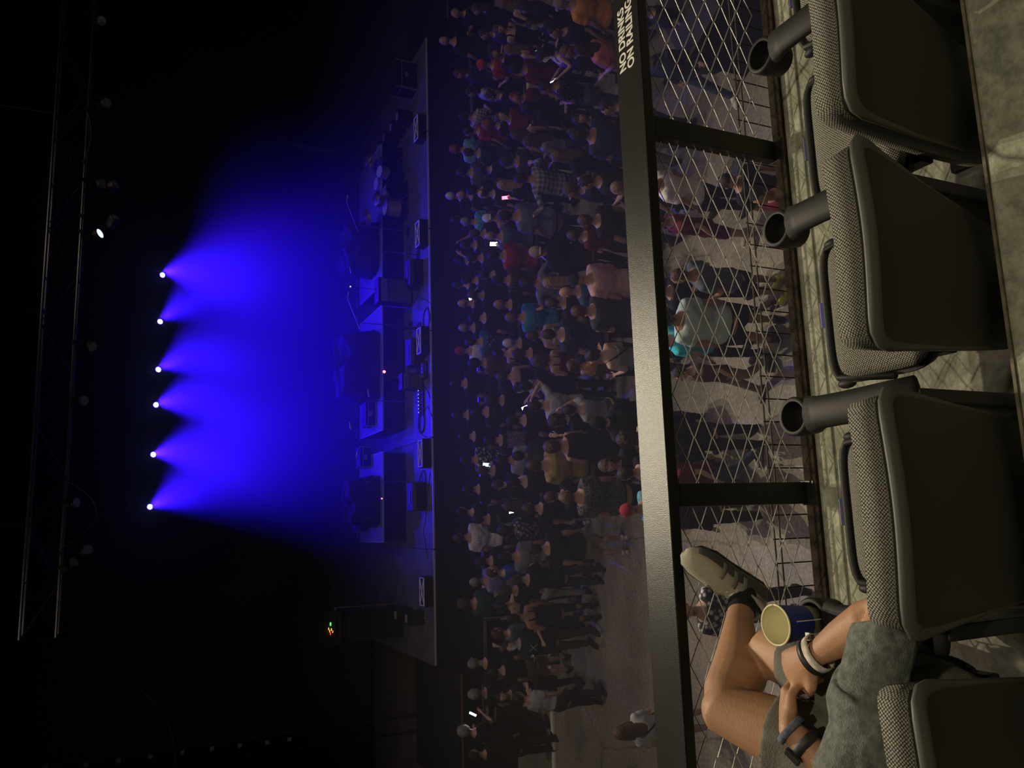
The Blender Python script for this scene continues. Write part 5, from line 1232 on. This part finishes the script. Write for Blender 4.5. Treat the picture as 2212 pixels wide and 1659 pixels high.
# pale floor strip in front of the barrier
PALE = mat('pale_strip', (0.85, 0.82, 0.70), 0.6, var=0.05)
fs_ = bpy.data.objects['floor']
for k in range(14):
    MB().box((-6.5+k*1.2, 14.42, 0.03), (1.18, 0.10, 0.05)).build('floor_strip', PALE, fs_, bevel=0.003)
# case with pale frame where the uniformed man leans (left end)
g = un(1100, 1545, z=0.6)
cs = empty('equipment_case', (g.x, g.y+0.1, 0))
MB().box((0, 0, 0.5), (1.1, 0.6, 0.95)).build('case_body', BLACK, cs, bevel=0.01)
for sz in (0.05, 0.98): 
    for sy in (-0.3, 0.3): MB().box((0, sy, sz), (1.12, 0.03, 0.03)).build('frame_bar', ALU, cs)
for sx in (-0.55, 0.55):
    for sy in (-0.3, 0.3): MB().box((sx, sy, 0.5), (0.03, 0.03, 0.95)).build('frame_bar', ALU, cs)
for sx in (-0.45, 0.45): MB().ell((sx, -0.2, 0.04), (0.04, 0.03, 0.04)).build('caster', BLACK, cs)
tag(cs, 'black equipment case with pale metal frame at the left end of the crowd', 'case')
# black case under the lettered rail, seen through the mesh
zc = 1.0
a, b = un(1455, 60, z=zc), un(1500, 76, z=zc); 
dx = (b-a); mid = un(1500, 20, z=zc)
bx = empty('black_counter', (mid.x, mid.y, 0)); bx.rotation_euler = (0, 0, math.radians(28))
MB().box((0.15, 0.1, 0.5), (1.2, 0.8, 1.0)).build('case_body', MATTE, bx, bevel=0.01)
MB().box((0.15, 0.1, 1.01), (1.24, 0.84, 0.03)).build('case_top', BLACK, bx, bevel=0.006)
tag(bx, 'black counter standing on the hall floor below the lettered rail', 'counter')
# ---------------------------------------------------------------- the seated man
man = empty('person', (-0.52, 1.33, 5.34))
OFF = V((-0.52, 1.33, 5.34))
def L_(*q): return V(q)-OFF
pel, wst, chs, nck = L_(-0.52, 1.31, 5.88), L_(-0.535, 1.28, 5.97), L_(-0.55, 1.275, 6.075), L_(-0.565, 1.29, 6.225)
hipL, hipR = L_(-0.62, 1.38, 5.87), L_(-0.43, 1.38, 5.87)
knL, anL = L_(-0.505, 1.80, 6.05), L_(-0.262, 2.0, 5.80)
knR, anR = L_(-0.375, 1.79, 5.885), L_(-0.37, 1.84, 5.43)
shR, elR, wrR = L_(-0.40, 1.26, 6.135), L_(-0.205, 1.27, 6.025), L_(-0.328, 1.475, 6.055)
shL, elL, wrL = L_(-0.71, 1.28, 6.125), L_(-0.665, 1.37, 6.0), L_(-0.492, 1.535, 6.085)
mb = MB()
mb.tube([pel-V((0, 0, 0.05)), pel, wst, chs, chs+V((0, -0.01, 0.08)), nck-V((0, 0, 0.01))], [(0.15, 0.10), (0.165, 0.115), (0.15, 0.105), (0.17, 0.11), (0.15, 0.085), (0.065, 0.06)], 18, side=(1, 0, 0), round_=True)
hd = nck + V((-0.03, 0.03, 0.20))
mb.tube([nck-V((0, 0, 0.05)), nck+V((0, 0.0, 0.05)), hd-V((0, 0.0, 0.06))], [0.06, 0.055, 0.055], 12)
def leg(h, k, a, f=1.0):
    m1 = h.lerp(k, 0.5); up = V((0, 0, 1))
    c = k.lerp(a, 0.3); back = ((k-h).normalized()*-0.018)
    mb.tube([h, h.lerp(k, 0.25), m1, h.lerp(k, 0.82), k, k.lerp(a, 0.14), c+back, k.lerp(a, 0.5)+back*0.6, k.lerp(a, 0.78), a, a+(a-k).normalized()*0.05], [0.098*f, 0.098*f, 0.092*f, 0.078*f, 0.070*f, 0.069*f, 0.077*f, 0.062*f, 0.043, 0.036, 0.036], 18, round_=True)
mb.ell(knL, (0.067, 0.067, 0.067)); leg(hipL, knL, anL); leg(hipR, knR, anR)
def arm(s, e, w):
    mb.tube([s, s.lerp(e, 0.3), s.lerp(e, 0.7), e, e.lerp(w, 0.25), e.lerp(w, 0.6), w], [0.055, 0.052, 0.047, 0.043, 0.048, 0.041, (0.030, 0.024)], 14, round_=True)
arm(shR, elR, wrR); arm(shL, elL, wrL)
def big_hand(W, D, N, side, curls, thumb, spread=1.12):
    """W wrist, D towards the knuckles, N back of the hand, side towards the thumb"""
    D = D.normalized(); N = (N-D*N.dot(D)).normalized(); T = N.cross(D)
    if T.dot(side) < 0: T = -T
    mb.tube([W-D*0.01, W+D*0.03, W+D*0.065, W+D*0.092], [(0.031, 0.025), (0.042, 0.023), (0.048, 0.021), (0.046, 0.017)], 12, side=T, round_=True)
    tips = []
    for k, (ln, off) in enumerate(((0.092, 0.030), (0.102, 0.010), (0.095, -0.011), (0.076, -0.031))):
        b = W+D*(0.085-0.004*abs(k-1))+T*off*spread+N*0.002
        p = [b]; a = 0.0; r = [0.0118]
        for seg, cu in zip((0.46, 0.30, 0.24), curls[k]):
            a += cu; dr = D*math.cos(a)-N*math.sin(a); p.append(p[-1]+dr*ln*seg); r.append(0.0108-0.0008*len(r))
        mb.tube(p, r, 8, round_=True); tips.append((p[-1], (p[-1]-p[-2]).normalized()))
        mb.ell(b+N*0.006, (0.0118, 0.0118, 0.010))
    b = W+D*0.025+T*0.026-N*0.004
    q = [b, b+(D*0.55+T*0.75).normalized()*0.036, None, None]
    q[2] = q[1]+(D*thumb[0]+T*thumb[1]-N*thumb[2]).normalized()*0.034; q[3] = q[2]+(D*thumb[0]+T*(thumb[1]-0.6)-N*thumb[2]).normalized()*0.028
    mb.tube(q, [0.0175, 0.0135, 0.0115, 0.0095], 10, round_=True)
kR = L_(-0.386, 1.585, 6.045)
big_hand(wrR, kR-wrR, V((0.15, -0.2, 1)), V((-1, 0, 0)), [(0.9, 1.1, 0.7), (0.95, 1.15, 0.7), (0.9, 1.2, 0.8), (0.85, 1.2, 0.8)], (0.9, 0.1, 0.45))
kL = L_(-0.432, 1.598, 6.025)
big_hand(wrL, kL-wrL, V((-0.45, -0.1, 1)), V((1, 0, 0)), [(0.35, 0.8, 0.5), (0.35, 0.8, 0.5), (0.4, 0.8, 0.5), (0.5, 0.8, 0.5)], (0.8, 0.3, 0.5))
# feet inside the shoes
mb.tube([anR, anR+V((0, 0.03, -0.045)), anR+V((0.01, 0.16, -0.06))], [0.035, (0.035, 0.03), (0.035, 0.018)], 10, round_=True)
keep = MB(); head_mb(keep, hd, 0.25, -0.15)
bm_ = fuse(mb, 0.0045, 12, 'body', keep)
SK = mat('tanned_skin', (0.43, 0.235, 0.13), 0.55, var=0.10, vscale=5, bump=0.12, bscale=220, spec=0.35)
SK2 = EYEM
body = link('body', bm_, [SK, SK2], man)
# hair
PH = dict(hy=0.25, hp=-0.15, lean=0, sex='hero')
hm0 = hair_mesh(PH, 'short').copy()
for v in hm0.vertices: v.co = v.co - V((0, 0.022, 1.645)) + hd
link('hair', hm0, None, man).data.materials.clear(); bpy.context.evaluated_depsgraph_get()
hm0.materials.append(skinm('brown', 'hair'))
# T-shirt
TS = mat('heather_grey_cotton', (0.16, 0.175, 0.155), 0.95, var=0.28, vscale=60, bump=0.4, bscale=300, spec=0.1)
mb = MB()
mb.tube([pel-V((0, 0.0, 0.035)), pel+V((0, 0.01, 0.03)), wst+V((0, 0.015, 0)), chs, chs+V((0, -0.01, 0.085)), nck-V((0, 0, 0.005))], [(0.178, 0.120), (0.172, 0.117), (0.165, 0.114), (0.183, 0.118), (0.165, 0.096), (0.085, 0.075)], 22, side=(1, 0, 0))
for s, e in ((shR, elR), (shL, elL)):
    iw = V((chs.x-s.x, 0, 0)).normalized()*0.06
    mb.tube([s+iw, s, s.lerp(e, 0.35), s.lerp(e, 0.74)], [0.072, 0.074, 0.066, 0.068], 18)
ts = fuse(mb, 0.007, 6, 't_shirt')
for v in ts.vertices:
    c = v.co; q = noise.noise(V((c.x*9+3, c.y*9, c.z*6))); w_ = math.sin((c.z*55+c.x*26+c.y*18)+q*7)
    n = (c-V((chs.x, chs.y, c.z))); n = n.normalized() if n.length > 0.01 else V((0, 0, 1))
    v.co = c + n*(q*0.010+max(0, w_)*0.009*(1+q))
tso = link('t_shirt', ts, TS, man)
# shorts
SH = mat('grey_shorts_cloth', (0.15, 0.145, 0.12), 0.9, var=0.12, vscale=20, bump=0.3, bscale=200, spec=0.1)
mb = MB()
mb.tube([pel-V((0, 0, 0.07)), pel, pel+V((0, -0.01, 0.06))], [(0.175, 0.13), (0.178, 0.128), (0.168, 0.12)], 20, side=(1, 0, 0), round_=True)
mb.tube([hipR-V((0, 0.04, 0)), hipR.lerp(knR, 0.4), hipR.lerp(knR, 0.80)], [0.112, 0.102, 0.090], 20)
mb.tube([hipL-V((0, 0.04, 0)), hipL.lerp(knL, 0.3), hipL.lerp(knL, 0.70)], [0.116, 0.114, 0.108], 20)
so = fuse(mb, 0.008, 4, 'shorts')
for v in so.vertices: v.co += V((0, 0, 1))*noise.noise(v.co*12)*0.008
link('shorts', so, SH, man)
# shoes
CREAM = mat('cream_mesh_upper', (0.46, 0.43, 0.32), 0.85, bump=0.5, bscale=500, var=0.12, vscale=30)
GREYP = mat('grey_shoe_panel', (0.22, 0.215, 0.18), 0.7); DARKP = mat('charcoal_shoe_side', (0.07, 0.07, 0.072), 0.75, bump=0.3, bscale=300); SOLED = mat('dark_shoe_sole', (0.035, 0.034, 0.036), 0.6, bump=0.3, bscale=120)
def shoe(A, T, U, sock, nm='shoe'):
    T = T.normalized(); U = (U-T*U.dot(T)).normalized(); Sx = T.cross(U)
    sh = empty(nm, A); sh.parent = man; sock = [q-A for q in sock]
    def P3(t, s, u): return (T*t+Sx*s+U*u)*1.1
    def loft(prof, n0, n1, m, name, par, arc=(0, math.pi), grow=0.0, u0=0.028):
        b = MB(); b.smooth = True; k = 20
        vs = []
        for t, hw, ht in prof:
            for j in range(k+1):
                a = arc[0]+(arc[1]-arc[0])*j/k; ca, sa = math.cos(a), math.sin(a)
                vs.append(P3(t, (hw+grow)*(abs(ca)**0.8)*(1 if ca > 0 else -1), u0+(ht+grow)*abs(sa)**0.75))
        fs = [(i*(k+1)+j, i*(k+1)+j+1, (i+1)*(k+1)+j+1, (i+1)*(k+1)+j) for i in range(len(prof)-1) for j in range(k)]
        b.add(vs, fs); o = b.build(name, m, par)
        md = o.modifiers.new('thick', 'SOLIDIFY'); md.thickness = 0.003
        return o
    prof = [(-0.065, 0.012, 0.035), (-0.060, 0.026, 0.060), (-0.045, 0.033, 0.075), (-0.02, 0.036, 0.070), (0.01, 0.036, 0.062), (0.05, 0.037, 0.060), (0.09, 0.042, 0.055), (0.13, 0.046, 0.045), (0.165, 0.045, 0.036), (0.19, 0.036, 0.027), (0.205, 0.020, 0.014), (0.21, 0.006, 0.004)]
    up = loft(prof, 0, 0, CREAM, 'upper', sh)
    for a_, b_ in ((0.02, 0.035), (0.055, 0.07), (0.10, 0.112)):
        pr = [(a_+(b_-a_)*q/3, None, None) for q in range(4)]
        pr2 = []
        for t, _, _ in pr:
            for i in range(len(prof)-1):
                if prof[i][0] <= t <= prof[i+1][0]:
                    f = (t-prof[i][0])/(prof[i+1][0]-prof[i][0]); pr2.append((t, prof[i][1]*(1-f)+prof[i+1][1]*f, prof[i][2]*(1-f)+prof[i+1][2]*f))
        loft(pr2, 0, 0, GREYP, 'side_stripe', sh, arc=(0.15, 1.15), grow=0.0025)
        loft(pr2, 0, 0, GREYP, 'side_stripe', sh, arc=(2.0, 3.0), grow=0.0025)
    pd = [(t, a_, b_) for t, a_, b_ in prof[1:-2]]
    loft(pd, 0, 0, DARKP, 'dark_side_panel', sh, arc=(-0.05, 0.55), grow=0.002)
    loft(pd, 0, 0, DARKP, 'dark_side_panel', sh, arc=(2.6, 3.2), grow=0.002)
    b = MB(); b.smooth = True
    b.tube([P3(-0.072, 0, 0.016), P3(-0.05, 0, 0.016), P3(0.0, 0, 0.015), P3(0.07, 0, 0.014), P3(0.13, 0, 0.014), P3(0.18, 0, 0.020), P3(0.205, 0, 0.026)], [(0.024, 0.014), (0.036, 0.018), (0.039, 0.018), (0.042, 0.016), (0.051, 0.015), (0.045, 0.013), (0.012, 0.007)], 16, side=Sx, round_=True)
    b.build('sole', SOLED, sh)
    b = MB(); b.smooth = True
    pts = []
    for j in range(17):
        a = 2*math.pi*j/16; pts.append(P3(-0.012+0.045*math.cos(a), 0.033*math.sin(a), 0.096+0.012*math.cos(a)*-1))
    b.tube(pts, [0.009]*17, 8); b.build('collar', CREAM, sh)
    for k in range(5):
        t = 0.045+k*0.014
        MB().tube([P3(t, -0.022, 0.083-k*0.003), P3(t+0.004, 0, 0.092-k*0.004), P3(t, 0.022, 0.083-k*0.003)], [0.003]*3, 5).build('lace', WHT, sh)
    b = MB(); b.smooth = True
    b.tube([*sock], [0.042, 0.041, 0.042, 0.042], 16); 
    so_ = b.build('sock', mat('black_sock', (0.012, 0.012, 0.012), 0.95, bump=0.4, bscale=300), sh)
    return sh
shinL = (anL-knL).normalized()
TL = V((0.13, 0.02, 0.235)); UL = -shinL
UL = (UL-TL.normalized()*UL.dot(TL.normalized())).normalized()
shoe(anL+shinL*0.02-UL*0.085-TL.normalized()*0.005, TL, UL, [anL+shinL*0.035, anL+shinL*0.01, anL-shinL*0.02, anL-shinL*0.045])
shoe(anR-V((0, -0.01, 0.09)), V((0.05, 1, 0)), V((0, 0, 1)), [anR-V((0, 0, 0.05)), anR-V((0, 0, 0.02)), anR+V((0, 0, 0.01)), anR+V((0, 0, 0.04))])
# bands and watch
def band(W, D, t, w, rx, ry, m, name):
    D = D.normalized(); b = MB(); b.smooth = True; c = W+D*t
    a = V((0, 0, 1)); a = (a-D*a.dot(D)).normalized(); s = D.cross(a); vs = []; n = 28
    for rr_, hh in ((1.0, -w/2), (1.07, -w/2), (1.09, 0), (1.07, w/2), (1.0, w/2)):
        for j in range(n):
            th = 2*math.pi*j/n; vs.append(c+D*hh+s*math.cos(th)*rx*rr_+a*math.sin(th)*ry*rr_)
    fs = [(i*n+j, i*n+(j+1) % n, (i+1)*n+(j+1) % n, (i+1)*n+j) for i in range(4) for j in range(n)]
    b.add(vs, fs); return b.build(name, m, man), c, a, s
dR = elR-wrR; dL = elL-wrL
band(wrR, dR, 0.000, 0.014, 0.040, 0.034, mat('black_rubber', (0.012, 0.012, 0.012), 0.5), 'wristband')
o, c, a, s = band(wrR, dR, 0.020, 0.018, 0.041, 0.036, mat('white_paper_band', (0.55, 0.50, 0.42), 0.7, var=0.25, vscale=60), 'paper_wristband')
MB().box(c+a*0.006-s*0.040, (0.018, 0.012, 0.004)).build('band_tab', WHT, man)
band(wrL, dL, 0.005, 0.016, 0.039, 0.034, mat('grey_blue_fabric_band', (0.11, 0.12, 0.17), 0.85, var=0.35, vscale=90), 'fabric_wristband')
o, c, a, s = band(wrL, dL, 0.046, 0.022, 0.043, 0.038, mat('dark_watch_strap', (0.022, 0.02, 0.018), 0.55), 'watch_strap')
dn_ = dL.normalized(); nw = (a*0.75+s*(-0.5 if s.x > 0 else 0.5)).normalized()
R3 = Matrix((dn_.cross(nw), dn_, nw)).transposed()
b = MB(); vs = [c+nw*0.042+R3 @ V((x*0.017, y*0.020, z*0.006)) for x in (-1, 1) for y in (-1, 1) for z in (-1, 1)]
b.add(vs, [(0, 1, 3, 2), (4, 6, 7, 5), (0, 4, 5, 1), (2, 3, 7, 6), (0, 2, 6, 4), (1, 5, 7, 3)]); b.build('watch_case', BLACK, man, bevel=0.003)
tag(man, 'seated man in grey shirt and shorts with crossed legs and clasped hands, face unseen', 'person')
# blue paper cup in the holder
cup = empty('paper_cup', (-0.268, 1.588, 5.862))
BLUEP = mat('dark_blue_paper', (0.022, 0.035, 0.21), 0.55, var=0.15, vscale=12); CRM = mat('cream_paper', (0.74, 0.70, 0.44), 0.6)
b = MB(); b.smooth = True; H = 0.19
b.lathe([(0.0, 0.0), (0.030, 0.0), (0.034, 0.04), (0.0475, H-0.004)], 40); b.build('cup_wall', BLUEP, cup)
b = MB(); b.smooth = True
b.lathe([(0.0465, H-0.002), (0.036, 0.055), (0.0, 0.05)], 40); b.build('cup_inside', CRM, cup)
b = MB(); b.smooth = True; b.tube([(0.048*math.cos(t*math.pi/20), 0.048*math.sin(t*math.pi/20), H) for t in range(41)], [0.0024]*41, 8); b.build('rolled_rim', CRM, cup)
for a_, w_, z0, z1 in ((-1.35, 0.0012, 0.06, 0.165), (-2.3, 0.004, 0.07, 0.10)):
    v_ = []
    for z in (z0, z1):
        r = 0.034+(0.0475-0.034)*(z-0.04)/(H-0.044)+0.0006
        for da in (-w_/0.04, w_/0.04): v_.append((r*math.cos(a_+da), r*math.sin(a_+da), z))
    MB().add(v_, [(0, 1, 3, 2)]).build('printed_line', WHT, cup)
tag(cup, 'dark blue paper cup with cream inside in the armrest holder by the seated man', 'cup')
